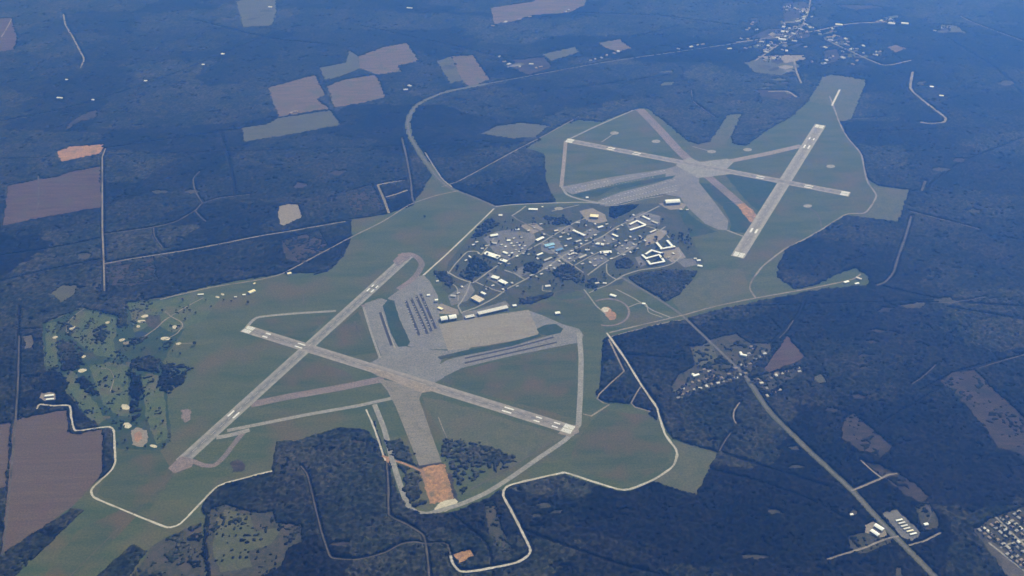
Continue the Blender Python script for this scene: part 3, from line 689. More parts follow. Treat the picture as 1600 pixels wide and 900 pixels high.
BASE_ROADS = [
    ([(822, 322), (808, 332), (800, 337)], 9, 'short street joining the top road of the base'),
    ([(700, 428), (712, 412), (730, 394), (745, 393), (752, 398), (762, 385), (772, 372)], 8, 'curved street at the upper left of the base'),
    ([(698, 424), (715, 434), (735, 441), (742, 440), (770, 420), (790, 408), (830, 388), (858, 372), (890, 352), (925, 336)], 9, 'main street slanting across the middle of the base'),
    ([(735, 441), (730, 455), (722, 470), (716, 478), (722, 490)], 8, 'street running down to the hangars'),
    ([(742, 440), (770, 452), (790, 458)], 7, 'street below the twin white sheds'),
    ([(722, 488), (745, 480), (772, 466), (795, 450), (820, 437), (850, 420), (880, 400), (910, 384), (940, 370), (965, 354), (1000, 337), (1030, 322)], 9, 'long straight street from the hangars to the far ramp'),
    ([(788, 422), (805, 428), (820, 437)], 8, 'street between the two dark groves'),
    ([(848, 380), (880, 404), (912, 426)], 8, 'street slanting down past the blue roofs'),
    ([(895, 416), (920, 402), (936, 394)], 7, 'street to the long white building'),
    ([(918, 430), (945, 410), (975, 395), (1000, 378), (1022, 366), (1040, 354)], 9, 'street in front of the barracks'),
    ([(948, 412), (948, 424), (952, 430), (963, 437)], 7, 'curving street left of the barracks wood'),
    ([(963, 437), (975, 430), (1000, 422), (1030, 418), (1050, 412), (1064, 400), (1058, 390)], 9, 'street curving round the barracks'),
    ([(963, 437), (972, 434)], 9, 'junction at the base gate'),
    ([(1005, 352), (1020, 356), (1036, 362), (1046, 372)], 7, 'street above the U shaped barracks'),
    ([(912, 452), (920, 462), (932, 478), (948, 492)], 7, 'lane running down to the ring road'),
    ([(920, 458), (932, 452), (948, 446), (963, 437)], 7, 'lane joining the base gate to the ring'),
    ([(963, 452), (990, 466), (1020, 485), (1050, 497)], 7, 'lane parallel to the highway below the gate'),
    ([(982, 480), (998, 474), (1010, 476), (1014, 488), (1035, 496)], 6, 'crooked lane past the small white hut'),
    ([(848, 446), (848, 454), (862, 455)], 6, 'short drive below the dark base grove'),
    ([(862, 330), (905, 320)], 6, 'short drive along the top road'),
    ([(1036, 306), (1000, 312), (970, 320), (945, 322)], 7, 'pale edge road below the far parking rows'),
    ([(680, 430), (700, 440), (714, 450), (716, 470)], 6, 'lane behind the left base grove'),
]
for px, wd, lab in BASE_ROADS:
    road('street', px, wd, 'road_light', lab, 'street', clear=None)
def ellipse(cx, cy, rx, ry, n=28, a0=0, a1=math.tau):
    return [(cx + rx * math.cos(a0 + (a1 - a0) * i / n), cy + ry * math.sin(a0 + (a1 - a0) * i / n)) for i in range(n + 1)]
road('track', ellipse(950, 488, 33, 21, 26, -2.2, 1.9), 11, 'taxi_pink', 'ring shaped track around the bare red spot', 'track', clear=None)
road('track', ellipse(890, 461, 25, 8), 8, 'track_dim', 'oval running track below the base', 'track', clear=None)
# golf cart paths and lanes
for px, wd, lab in [([(200, 535), (225, 526), (245, 512), (258, 500), (290, 480), (318, 465)], 7, 'pinkish cart path along the upper fairway'),
                    ([(258, 487), (270, 496), (284, 504), (284, 512), (275, 522), (255, 532)], 6, 'curved cart path with bunkers'),
                    ([(118, 512), (104, 520), (106, 505), (118, 492), (132, 482)], 6, 'reddish cart path at the upper left of the course'),
                    ([(158, 575), (172, 578), (178, 592), (172, 612)], 4, 'small cart path in the middle of the course'),
                    ([(280, 537), (302, 536)], 4, 'short path right of the course')]:
    road('cart_path', px, wd, 'track', lab, 'path', clear=None)

# ---------------------------------------------------------------- taxiways, ramps and runways
def pave(name, px, m, lab, cat, z=Z_TAXI, jit=0.0):
    return sheet(name, px, M[m], z, lab, cat, jit, 30, clear=False)
def taxi(px, wd, m, lab, smooth=True, z=Z_TAXI):
    return strip('taxiway', px, wd, M[m], z, lab, 'taxiway', smooth, None)

# near field
pave('ramp', [(570, 474), (596, 466), (606, 470), (612, 500), (630, 540), (648, 545), (700, 548), (742, 538), (720, 556), (690, 562), (686, 572), (694, 590), (676, 600), (655, 604), (590, 588), (566, 573), (588, 562), (596, 556), (572, 495)], 'apron', 'grey tarmac ramp in the heart of the near airfield', 'ramp')
pave('ramp', [(606, 466), (628, 450), (648, 432), (662, 430), (672, 440), (684, 462), (686, 490), (690, 512), (700, 546), (648, 546), (637, 540), (622, 500), (614, 478)], 'apron', 'grey upper ramp with dark parking rows', 'ramp')
pave('ramp', [(686, 507), (760, 494), (826, 484), (842, 520), (838, 526), (760, 540), (700, 548)], 'concrete', 'large beige concrete ramp in front of the long hangar', 'ramp', Z_TAXI + 0.1)
pave('ramp', [(826, 485), (850, 494), (880, 507), (905, 514), (912, 524), (906, 536), (888, 536), (868, 522), (842, 520)], 'apron', 'grey corner ramp right of the beige concrete', 'ramp')
sheet('grass_island', [(598, 478), (607, 468), (616, 470), (624, 498), (641, 534), (636, 541), (622, 542), (610, 520)], M['grass_deep'], Z_TAXI + 0.13, 'dark green grass island on the near ramp', 'grass', 1.5, 15, clear=False)
sheet('grass_island', [(683, 558), (720, 549), (800, 534), (843, 522), (846, 525), (800, 541), (722, 556), (688, 562)], M['grass_deep'], Z_TAXI + 0.14, 'thin dark grass sliver below the beige concrete', 'grass', 1.0, 15, clear=False)
sheet('grass_island', [(838, 514), (852, 508), (868, 506), (880, 514), (876, 520), (856, 524), (843, 522)], M['grass_deep'], Z_TAXI + 0.15, 'small grass eye at the right ramp corner', 'grass', 1.0, 15, clear=False)
pave('ramp', [(686, 570), (700, 562), (722, 556.5), (800, 541), (845, 528), (868, 522), (892, 524), (900, 536), (850, 546), (800, 556), (722, 575), (700, 586), (690, 590)], 'apron', 'long double taxi ramp right of the near crossing', 'ramp')
for px, lab in [([(726, 560), (800, 544), (865, 527)], 'upper dark stripe along the double taxi ramp'), ([(726, 567.5), (800, 551), (870, 535)], 'lower dark stripe along the double taxi ramp'),
                ([(594, 488), (602, 512), (612, 540)], 'dark parking stripe on the left ramp arm'),
                ([(634, 470), (644, 496), (655, 524)], 'first dark parking stripe on the upper ramp'), ([(642, 466), (655, 494), (668, 522)], 'second dark parking stripe on the upper ramp'),
                ([(650, 462), (663, 490), (674, 518)], 'third dark parking stripe on the upper ramp'), ([(657, 459), (669, 486), (681, 514)], 'fourth dark parking stripe on the upper ramp')]:
    strip('parking_stripe', px, 11 if 'taxi ramp' in lab else 14, M['apron_dark'], Z_TAXI + 0.12, lab, 'parking row', True, None)
taxi([(568, 480), (580, 520), (594, 560)], 12, 'taxi', 'pale left edge taxi lane of the near ramp')
taxi([(596, 488), (606, 516), (617, 544)], 9, 'road_light', 'pale lane beside the green island')
taxi([(905, 520), (908, 560), (907, 610), (904, 664), (892, 680)], 25, 'taxi', 'upright taxiway down the right side of the near airfield', False)
taxi([(893, 678), (880, 690), (840, 717), (800, 745), (760, 770), (722, 787), (690, 797), (668, 803), (650, 800), (638, 790), (625, 757), (612, 715), (600, 670), (585, 632)], 23, 'taxi', 'grey taxiway looping below the closed runway')
taxi([(735, 765), (790, 735), (860, 692)], 6, 'track_dim', 'thin pale lane inside the lower taxiway loop', False)
taxi([(355, 673), (400, 664), (480, 648), (560, 634), (614, 622)], 22, 'taxi', 'long pale taxiway below the runway crossing', False)
taxi([(384, 513), (396, 500), (408, 495), (460, 490), (525, 486)], 18, 'taxi', 'curved taxiway from the left runway end')
taxi([(384, 672), (370, 688), (350, 714), (335, 727), (318, 727), (300, 720)], 24, 'taxi_pink', 'taxiway loop at the lower left runway end')
taxi([(338, 684), (360, 680), (390, 672)], 26, 'taxi', 'short taxiway link above the lower loop', False)
taxi([(622, 400), (640, 397), (654, 404), (659, 414), (652, 428), (640, 440), (622, 452)], 34, 'taxi_pink', 'pinkish taxiway loop at the upper runway end')
taxi([(392, 632), (450, 620), (530, 606), (600, 592)], 46, 'taxi_pink', 'faint pinkish old pavement strip below the crossing', False, Z_GRASS + 0.1)
taxi([(685, 652), (692, 670), (700, 688), (706, 704)], 4, 'track', 'thin pale line right of the closed runway', False)
taxi([(554, 502), (560, 518), (566, 532)], 5, 'track_dim', 'thin marks on the left infield', False)
taxi([(474, 452), (474, 476)], 4, 'track_dim', 'thin path above the curved taxiway', False)
pave('closed_runway', [(590, 592), (640, 600), (660, 612), (655, 624), (672, 672), (690, 722), (655, 728), (640, 690), (618, 635), (606, 612)], 'closed_runway', 'beige closed runway running down from the near crossing', 'runway', Z_TAXI + 0.05)
pave('shoulder', [(560, 572), (600, 590), (640, 606), (660, 614), (690, 610), (650, 596), (590, 576)], 'taxi_tan', 'tan shoulder on the lower side of the crossing', 'pavement', Z_TAXI + 0.07, 2)
# far field
pave('ramp', [(878, 292), (960, 276), (1042, 264), (1058, 268), (1020, 275), (965, 286), (895, 304), (886, 300)], 'apron_far', 'upper grey ramp row of the far airfield', 'ramp')
pave('ramp', [(934, 314), (970, 300), (1020, 288), (1058, 276), (1060, 300), (1036, 303), (1000, 310), (958, 321), (938, 321)], 'apron_far', 'lower ramp rows with parked aircraft on the far airfield', 'ramp')
pave('ramp', [(1040, 264), (1062, 258), (1095, 262), (1092, 285), (1118, 318), (1138, 345), (1136, 360), (1122, 359), (1102, 350), (1075, 325), (1062, 308), (1040, 304)], 'apron_far', 'big grey ramp on the far airfield', 'ramp')
taxi([(884, 220), (881, 255), (877, 292)], 24, 'taxi_tan', 'pale upright taxiway at the left of the far airfield', False)
taxi([(877, 290), (886, 304), (905, 311), (930, 316), (950, 319)], 16, 'taxi', 'taxiway along the bottom left of the far airfield')
taxi([(886, 219), (930, 198), (990, 172), (1002, 171)], 14, 'taxi', 'taxiway along the upper left edge of the far airfield', False)
taxi([(1000, 171), (1030, 202), (1060, 235), (1092, 264)], 62, 'taxi_pink', 'pinkish old runway running up to the far tip', False)
pave('ramp', [(1056, 258), (1076, 246), (1094, 253), (1136, 248), (1146, 254), (1136, 264), (1142, 272), (1112, 276), (1090, 278)], 'taxi', 'broad pale hub where the far runways cross', 'pavement', Z_TAXI + 0.03, 2)
taxi([(1092, 264), (1130, 296), (1160, 322), (1188, 348)], 56, 'taxi_pink', 'pinkish old runway running down from the far crossing', False)
taxi([(1088, 262), (1150, 250), (1200, 240), (1252, 228)], 46, 'taxi_tan', 'tan taxiway from the far crossing to the long runway', False)
taxi([(940, 222), (952, 214), (960, 208)], 7, 'taxi', 'short lane with a pad on the upper far infield', False)
taxi([(1082, 229), (1112, 237)], 7, 'taxi', 'short pale stub right of the far old runway', False)
taxi([(1256, 250), (1280, 255), (1302, 260)], 7, 'track_dim', 'thin lane to the pad right of the long runway', False)
taxi([(1136, 360), (1152, 366), (1168, 372)], 12, 'taxi', 'short link from the far ramp to the long runway', False)
taxi([(1128, 316), (1170, 318)], 5, 'track_dim', 'thin lane across the dark wedge', False)
for x, y, lab in [(960, 208, 'pale round pad on the upper far infield'), (1025, 221, 'pale pad left of the far old runway'), (1168, 234, 'pale pad above the tan taxiway'), (1298, 260, 'pale pad right of the long far runway'), (1262, 322, 'pale pad below the crossing far runway'), (873, 326, 'pale round pad above the base street'), (1112, 237, 'pale pad right of the pinkish old runway')]:
    sheet('pad', ellipse(x, y, 7, 2.6, 12)[:-1], M['road_light'], Z_TAXI + 0.12, lab, 'pad', 0, 30, clear=False)

sheet('grass_island', [(896, 303.5), (960, 291.5), (1000, 283), (1056, 274), (1050, 279), (1002, 289), (970, 296), (962, 292), (935, 307), (905, 308)], M['grass_deep'], Z_TAXI + 0.14, 'long dark green strip between the far ramp rows', 'grass', 1.0, 20, clear=False)
sheet('grass_island', [(1093, 286), (1108, 288), (1124, 305), (1135, 318), (1128, 322), (1116, 312)], M['grass_deep'], Z_TAXI + 0.15, 'dark green islet between the far ramp and the old runway', 'grass', 1.0, 20, clear=False)

def runway(name, a, b, wd, m, lab, bars, extra=()):
    A, B = Vector(G(*a)), Vector(G(*b))
    d = (B - A); L = d.length; d.normalize(); nrm = Vector((-d.y, d.x))
    line = [tuple(A + d * (L * i / 60)) for i in range(61)]
    V, Fc, UV = strip_data(line, wd, zz(Z_RUNWAY))
    o = tag(mesh_obj(name, V, Fc, M[m], None, UV), lab, 'runway', None, 'structure')
    zq = zz(Z_PAINT)
    def quad(s0, s1, n0, n1, Vq, Fq):
        i = len(Vq)
        for s, q in ((s0, n0), (s1, n0), (s1, n1), (s0, n1)):
            p = A + d * s + nrm * q
            Vq.append((p.x, p.y, zq))
        Fq.append((i, i + 1, i + 2, i + 3))
    Vq, Fq = [], []
    for end in bars:
        def put(s0, s1, n0, n1):
            quad(s0, s1, n0, n1, Vq, Fq) if end == 0 else quad(L - s1, L - s0, n0, n1, Vq, Fq)
        for k in range(8):                      # threshold bars
            for sg in (-1, 1):
                q0 = 1.8 + k * 3.3
                put(6, 54, sg * q0, sg * (q0 + 2.5)) if sg > 0 else put(6, 54, sg * (q0 + 2.5), sg * q0)
    for (s, ln, q, wq) in extra:                # aiming point and touchdown blocks
        for sg in (-1, 1):
            c = sg * q
            quad(s, s + ln, c - wq / 2, c + wq / 2, Vq, Fq)
    if Vq: mesh_obj('threshold_marking', Vq, Fq, M['paint'], o)
    Vc, Fcc = [], []
    s = 70
    zq = zz(Z_PAINT)
    while s < L - 90:
        quad(s, s + 36, -0.7, 0.7, Vc, Fcc); s += 61
    mesh_obj('centreline_marking', Vc, Fcc, M['paint_worn'], o)
    return o
runway('runway', (283, 722), (638, 400), 62, 'rwy_s', 'long near runway slanting from lower left to the upper loop', (), [(330, 45, 15, 9), (1470, 45, 13, 9), (1500, 40, 13, 8)])
runway('runway', (381, 513), (897, 673), 62, 'rwy_p', 'near runway running from the left end to the lower right corner', (0, 1), [(130, 30, 14, 10), (330, 45, 13, 8), (1490, 48, 13, 9), (1650, 30, 13, 8), (1740, 30, 13, 8)])
runway('runway', (1152, 402), (1282, 195), 74, 'rwy_n', 'long far runway standing nearly upright at the right', (0, 1), [(290, 50, 14, 11), (1480, 50, 14, 11), (1620, 30, 14, 9)])
runway('runway', (884, 219), (1328, 304), 60, 'rwy_p', 'far runway crossing the field from left to right', (0, 1), [(300, 50, 12, 10), (480, 50, 12, 9), (1300, 50, 12, 8), (1600, 50, 12, 9)])
pave('overrun', [(262, 732), (283, 713), (305, 718), (300, 730), (272, 740)], 'taxi_pink', 'pinkish overrun at the lower left runway end', 'overrun', Z_TAXI + 0.1, 2)
pave('overrun', [(614, 408), (628, 395), (645, 396), (640, 404), (622, 416)], 'taxi_pink', 'pinkish overrun at the upper end of the near runway', 'overrun', Z_TAXI + 0.1, 2)
pave('overrun', [(884, 664), (903, 664), (905, 676), (890, 682), (872, 678)], 'lot_tan', 'pale pad at the lower right runway end', 'overrun', Z_TAXI + 0.1, 1)

# mottled plots of the far town and pale glades in the right woods
for (cx, cy), rx, ry, nn in [((1205, 66), 34, 14, 9), ((1240, 40), 34, 14, 9), ((1250, 14), 26, 9, 6), ((1305, 62), 36, 16, 9), ((1350, 84), 44, 14, 9), ((1395, 30), 26, 5, 4), ((1215, 105), 26, 9, 5), ((1175, 35), 12, 12, 3), ((1210, 135), 22, 12, 5), ((820, 105), 26, 8, 4), ((405, 22), 22, 14, 4), ((1480, 45), 30, 8, 3), ((1060, 115), 30, 12, 2)]:
    for _ in range(nn):
        x, y = cx + rng.gauss(0, .55) * rx, cy + rng.gauss(0, .55) * ry
        w_, h_ = rng.uniform(4, 13), rng.uniform(1.2, 3.2)
        a0 = rng.uniform(0, 6)
        pts = []
        for i in range(8):
            a = i / 8 * math.tau
            q = 1 + .3 * math.sin(2 * a + a0) + rng.uniform(-.2, .2)
            pts.append((x + w_ * q * math.cos(a), y + h_ * q * math.sin(a) - .12 * w_ * math.cos(a)))
        sheet('plot', pts, M[rng.choice(['cutover', 'cutover', 'scrub', 'crop', 'lot', 'grass_pale', 'lot_tan'])], Z_FIELD + .02, 'small mottled plot among the far woods near the town', 'plot', 4, 20)
for x, y, r in [(1372, 518, 8), (1362, 535, 7), (1354, 556, 8), (1347, 575, 6), (1385, 485, 9), (1430, 478, 10), (1480, 470, 12), (1340, 620, 8), (1300, 640, 9), (1245, 730, 8), (1240, 700, 7), (850, 790, 9), (870, 800, 8), (840, 805, 7), (1210, 800, 10), (1180, 870, 12), (530, 850, 9), (560, 690, 6), (700, 105, 8), (300, 300, 8), (250, 300, 9), (130, 400, 10), (220, 430, 8), (470, 290, 10), (530, 270, 9), (1500, 250, 9), (1470, 265, 9), (1520, 330, 8), (1440, 130, 7), (1570, 130, 8)]:
    a0 = rng.uniform(0, 6)
    pts = [(x + r * (1 + .35 * math.sin(2 * i / 9 * math.tau + a0) + rng.uniform(-.25, .25)) * math.cos(i / 9 * math.tau) * 1.5, y + r * .45 * (1 + rng.uniform(-.3, .3)) * math.sin(i / 9 * math.tau)) for i in range(9)]
    sheet('glade', pts, M[rng.choice(['scrub', 'scrub', 'cutover'])], Z_FIELD + .02, 'dim glade in the dark woods', 'glade', 4, 16)
for px, wd, lab in [([(1425, 600), (1440, 590), (1452, 580), (1462, 570)], 5, 'thin pale trail in the right woods'), ([(1530, 575), (1555, 567), (1580, 560), (1605, 553)], 6, 'thin pale trail at the right edge'), ([(1408, 478), (1440, 474), (1490, 472), (1540, 464)], 6, 'faint pale ride in the right woods'),
                    ([(1240, 500), (1230, 515), (1218, 528)], 5, 'short trail above the triangular field'), ([(60, 275), (60, 318), (54, 335)], 8, 'pale dotted line in the left ploughed field'), ([(1120, 185), (1085, 160), (1080, 140)], 7, 'faint trail above the far old runway'), ([(1335, 185), (1378, 184)], 8, 'short pale trail right of the far field')]:
    road('track', px, wd, 'track_dim', lab, 'track', clear=5)
# ---------------------------------------------------------------- buildings
def box_mesh(V, Fc, x0, x1, y0, y1, z0, z1):
    i = len(V)
    V += [(x0, y0, z0), (x1, y0, z0), (x1, y1, z0), (x0, y1, z0), (x0, y0, z1), (x1, y0, z1), (x1, y1, z1), (x0, y1, z1)]
    Fc += [tuple(i + k for k in f) for f in ((0, 3, 2, 1), (4, 5, 6, 7), (0, 1, 5, 4), (1, 2, 6, 5), (2, 3, 7, 6), (3, 0, 4, 7))]


def walls_roof(L, W, h, style, pitch=0.22):
    """local geometry of one block, long axis on x: (wall verts, faces), (roof verts, faces)"""
    wv, wf, rv, rf = [], [], [], []
    a, b = L / 2, W / 2
    if style == 'gable':
        rise = W * 0.5 * pitch
        wv = [(-a, -b, 0), (a, -b, 0), (a, b, 0), (-a, b, 0), (-a, -b, h), (a, -b, h), (a, b, h), (-a, b, h), (-a, 0, h + rise), (a, 0, h + rise)]
        wf = [(0, 1, 5, 4), (2, 3, 7, 6), (1, 2, 6, 9, 5), (3, 0, 4, 8, 7)]
        o, t = 0.5, 0.25
        e = h - o * pitch
        c, d = a + o, b + o
        rv = [(-c, -d, e), (c, -d, e), (c, 0, h + rise), (-c, 0, h + rise), (c, d, e), (-c, d, e)]
        rv = [(x, y, z + 0.05) for x, y, z in rv] + [(x, y, z + 0.05 + t) for x, y, z in rv]
        rf = [(0, 3, 2, 1), (3, 5, 4, 2), (6, 7, 8, 9), (9, 8, 10, 11), (0, 1, 7, 6), (4, 5, 11, 10), (1, 2, 8, 7), (2, 4, 10, 8), (5, 3, 9, 11), (3, 0, 6, 9)]
    elif style == 'arch':
        n = 8
        rise = W * 0.16
        for sx in (-a, a):
            wv += [(sx, -b, 0), (sx, b, 0)]
            wv += [(sx, b - 2 * b * k / n, h + rise * (1 - (1 - 2 * k / n) ** 2)) for k in range(n + 1)]
        k = n + 3
        wf = [tuple(range(k))[::-1], tuple(range(k, 2 * k)), (0, k, 2 * k - 1, k - 1), (1, 2, k + 2, k + 1)]
        o = 0.4
        for sx in (-a - o, a + o):
            for zo in (0.08, 0.4):
                rv += [(sx, (b + o) * (1 - 2 * k2 / n), h + zo + rise * (1 - (1 - 2 * k2 / n) ** 2)) for k2 in range(n + 1)]
        m = n + 1
        for k2 in range(n):
            rf += [(k2, k2 + 1, 2 * m + k2 + 1, 2 * m + k2), (m + k2, 3 * m + k2, 3 * m + k2 + 1, m + k2 + 1)]
            rf += [(k2, m + k2, m + k2 + 1, k2 + 1), (2 * m + k2, 2 * m + k2 + 1, 3 * m + k2 + 1, 3 * m + k2)]
        rf += [(0, 2 * m, 3 * m, m), (n, m + n, 3 * m + n, 2 * m + n)]
    else:
        box_mesh(wv, wf, -a, a, -b, b, 0, h)
        box_mesh(rv, rf, -a - 0.35, a + 0.35, -b - 0.35, b + 0.35, h + 0.03, h + 0.45)
    return wv, wf, rv, rf


def clear_spot(x, y, r):
    CLEAR_LINES.append((np.array([(x, y), (x + 0.5, y)]), r))


def block(root, L, W, h, style, rmat, wmat, dx=0, dy=0, da=0):
    wv, wf, rv, rf = walls_roof(L, W, h, style)
    for nm, v, f, m in (('wall', wv, wf, wmat), ('roof', rv, rf, rmat)):
        o = mesh_obj(nm, v, f, M[m], root)
        o.location = (dx, dy, 0)
        o.rotation_euler = (0, 0, da)


def bld(name, segs, W, h, style, rmat, wmat, label, cat, door=None, units=0):
    """segs: list of (p1, p2) roof ridge ends in survey pixels; the block is W metres wide and h high"""
    A0, B0 = Vector(G(*segs[0][0], h)), Vector(G(*segs[0][1], h))
    c = (A0 + B0) / 2
    ang = math.atan2((B0 - A0).y, (B0 - A0).x)
    root = empty(name, (c.x, c.y, 0.3), ang)
    tag(root, label, cat)
    for k, (p1, p2) in enumerate(segs):
        A, B = Vector(G(*p1, h)), Vector(G(*p2, h))
        m = (A + B) / 2
        L = max((B - A).length, W * 0.6 if len(segs) == 1 else W)
        if len(segs) > 1: L += W * 0.8
        a = math.atan2((B - A).y, (B - A).x)
        d = m - c
        ca, sa = math.cos(-ang), math.sin(-ang)
        block(root, L, W, h + 0.07 * k, style, rmat, wmat, d.x * ca - d.y * sa, d.x * sa + d.y * ca, a - ang)
        clear_spot(m.x, m.y, max(L, W) * 0.6 + 8)
        if k == 0:
            if door:
                nd, hd = door
                side = -1 if math.sin(ang + math.pi / 2) > 0 else 1     # the long side facing the viewer
                pw = L * 0.9 / nd
                for q in range(nd):
                    V, Fc = [], []
                    x0 = -L * 0.45 + q * pw
                    yy = side * (W / 2 + 0.12)
                    box_mesh(V, Fc, x0 + 0.3, x0 + pw - 0.3, yy - 0.1, yy + 0.1, 0.1, hd)
                    mesh_obj('hangar_door' if hd > 5 else 'door', V, Fc, M['door_dark'], root)
            for q in range(units):
                V, Fc = [], []
                x0 = -L * 0.35 + L * 0.7 * q / max(1, units - 1)
                y0 = rng.uniform(-.2, .2) * W
                box_mesh(V, Fc, x0 - 1.4, x0 + 1.4, y0 - 1.1, y0 + 1.1, h + 0.46, h + 2.0)
                mesh_obj('roof_unit', V, Fc, M['grey_roof'], root)
    return root


def B1(px, L, W, h, ang_px, *a, **k):
    """small block given by its centre and the screen direction of its long axis"""
    c = Vector(G(px[0], px[1], h))
    d = Vector(G(px[0] + math.cos(ang_px) * 5, px[1] + math.sin(ang_px) * 5, h)) - c
    d.normalize()
    # express the ends again as pixels is not needed: place directly
    name, style, rmat, wmat, label, cat = a
    root = empty(name, (c.x, c.y, 0.3), math.atan2(d.y, d.x))
    tag(root, label, cat, k.get('group'))
    block(root, L, W, h, style, rmat, wmat)
    clear_spot(c.x, c.y, max(L, W) * 0.6 + k.get('clear', 8))
    return root


bld('hangar', [((688.5, 498), (699, 496.2))], 34, 11, 'arch', 'white_metal', 'wall_grey', 'left half of the twin white hangars by the parking rows', 'hangar', (4, 8))
bld('hangar', [((701.5, 495.8), (713, 494))], 34, 11, 'arch', 'white_metal', 'wall_grey', 'right half of the twin white hangars by the beige ramp', 'hangar', (4, 8))
bld('hangar', [((747, 489.5), (793, 479))], 27, 11, 'flat', 'pale_grey_roof', 'wall_grey', 'very long pale grey hangar along the top of the beige ramp', 'hangar', (14, 7.5), 6)
bld('hangar', [((727, 495.5), (741, 492.5))], 21, 8, 'flat', 'pale_grey_roof', 'wall_grey', 'short grey building at the left end of the long hangar', 'hangar', (4, 5), 2)
bld('hangar', [((1039.5, 315), (1062, 313.5))], 42, 12, 'arch', 'white_metal', 'wall_grey', 'lone big white hangar on the edge of the far ramp', 'hangar', (6, 8))
bld('warehouse', [((757.5, 394.5), (780, 402))], 34, 9, 'flat', 'white_metal', 'wall_grey', 'largest white warehouse in the upper left part of the base', 'warehouse', (5, 4.5), 4)
bld('warehouse', [((782, 405), (792, 408.5))], 22, 7, 'flat', 'white_metal', 'wall_pale', 'small white warehouse just right of the largest one', 'warehouse', (3, 4), 1)
bld('warehouse', [((766, 368.3), (778, 366.2))], 20, 7, 'gable', 'white_metal', 'wall_pale', 'white shed at the top left corner of the base', 'warehouse', (3, 4))
bld('warehouse', [((768.5, 431.5), (779, 434.5))], 25, 8, 'flat', 'white_roof', 'wall_grey', 'left one of two white sheds side by side below the main street', 'warehouse', (3, 4.5), 2)
bld('warehouse', [((780.5, 437.5), (791.5, 443))], 24, 8, 'flat', 'white_metal', 'wall_grey', 'right one of two white sheds side by side below the main street', 'warehouse', (3, 4.5), 2)
bld('warehouse', [((739.5, 463), (753, 470))], 38, 10, 'flat', 'tan_roof', 'wall_pale', 'big beige flat roofed block above the long hangar', 'warehouse', (4, 4.5), 4)
bld('annex', [((751.5, 456), (758.5, 459.5))], 14, 8, 'flat', 'white_roof', 'wall_grey', 'small white annex behind the big beige block', 'building', None, 1)
bld('office_building', [((826, 326.5), (840, 327))], 18, 6, 'gable', 'white_metal', 'wall_pale', 'white hall beside the top road of the base', 'building', (2, 3))
bld('gymnasium', [((922, 336.5), (935, 337.5))], 30, 11, 'flat', 'cream_roof', 'wall_brick', 'square cream white hall in its own tan yard', 'hall', (2, 3.5), 2)
bld('barracks', [((895.5, 359.5), (914, 368))], 15, 7, 'gable', 'white_roof', 'wall_brick', 'long narrow white building in the middle of the base', 'barracks')
bld('office_building', [((934, 355.5), (942, 353))], 14, 6, 'gable', 'white_roof', 'wall_brick', 'short white building below the cream hall', 'building')
bld('storehouse', [((899.5, 347.5), (906, 347.5))], 14, 5, 'gable', 'grey_roof', 'wall_pale', 'grey roofed building left of the cream hall', 'building')
bld('warehouse', [((838, 375.5), (849, 370.3))], 19, 7, 'gable', 'white_metal', 'wall_brick', 'white roofed hall left of the blue roofs', 'warehouse', (3, 4))
bld('exchange', [((851.5, 384), (866, 380.5))], 24, 7, 'flat', 'pale_blue_roof', 'wall_pale', 'light blue roofed building in the middle of the base', 'building', None, 3)
bld('exchange', [((857.5, 387.5), (866, 385.5))], 16, 6, 'flat', 'blue_roof', 'wall_pale', 'deep blue roof touching the light blue one', 'building')
bld('exchange', [((869, 391.5), (879, 388))], 18, 6, 'flat', 'blue_roof', 'wall_pale', 'blue roof with a pale corner right of the other blue roofs', 'building', None, 1)
bld('chapel', [((931, 380), (943.5, 382))], 19, 8, 'gable', 'white_roof', 'wall_brick', 'bright white roof above the long white block in the middle', 'building')
bld('dining_hall', [((937.5, 394.3), (955.5, 393))], 24, 8, 'flat', 'white_roof', 'wall_brick', 'broad white flat roofed block in the middle of the base', 'building', (3, 3), 3)
bld('storehouse', [((914.5, 390.5), (921, 389.5))], 15, 6, 'flat', 'pale_grey_roof', 'wall_pale', 'small pale block left of the broad white one', 'building')
bld('storehouse', [((839, 398.5), (848, 395))], 12, 6, 'gable', 'white_metal', 'wall_pale', 'narrow white shed below the blue roofs', 'shed')
bld('storehouse', [((866, 360.5), (872, 359.5))], 14, 5, 'gable', 'tan_roof', 'wall_brick', 'pinkish tan roof beside the slanting street', 'building')
bld('office_building', [((1004, 337.5), (1015.5, 343))], 13, 6, 'gable', 'white_roof', 'wall_brick', 'slim white building above the bent office block', 'building')
bld('office_building', [((985, 350), (995, 345)), ((996, 345), (1008, 351)), ((1007, 352), (985.5, 359))], 13, 7, 'flat', 'white_roof', 'wall_brick', 'bent white office block open to the left', 'building', None, 2)
bld('office_building', [((956.5, 365.5), (965.5, 369.5))], 13, 6, 'flat', 'white_roof', 'wall_brick', 'small white building left of the bent office block', 'building')
bld('barracks', [((1015.5, 363), (1025, 359))], 11, 7, 'gable', 'pale_grey_roof', 'wall_brick', 'slim pale roof above the tan car park', 'barracks')
bld('barracks', [((1033, 388.5), (1053.5, 385)), ((1026.5, 379.5), (1034, 388)), ((1043, 376), (1050.5, 384.5))], 13, 9, 'flat', 'white_roof', 'wall_brick', 'white U shaped barracks opening upwards', 'barracks', None, 3)
bld('barracks', [((1011, 403), (1029.5, 398)), ((1004, 398.5), (1010, 404)), ((1009.5, 396.5), (1018, 391)), ((1018.5, 391), (1034, 395.5)), ((1031, 399), (1037.5, 408)), ((1037, 408.5), (1016.5, 412.5)), ((1012, 407.5), (1016, 412.5))], 12, 9, 'flat', 'white_roof', 'wall_brick', 'large white barracks ring around two courtyards', 'barracks', None, 3)
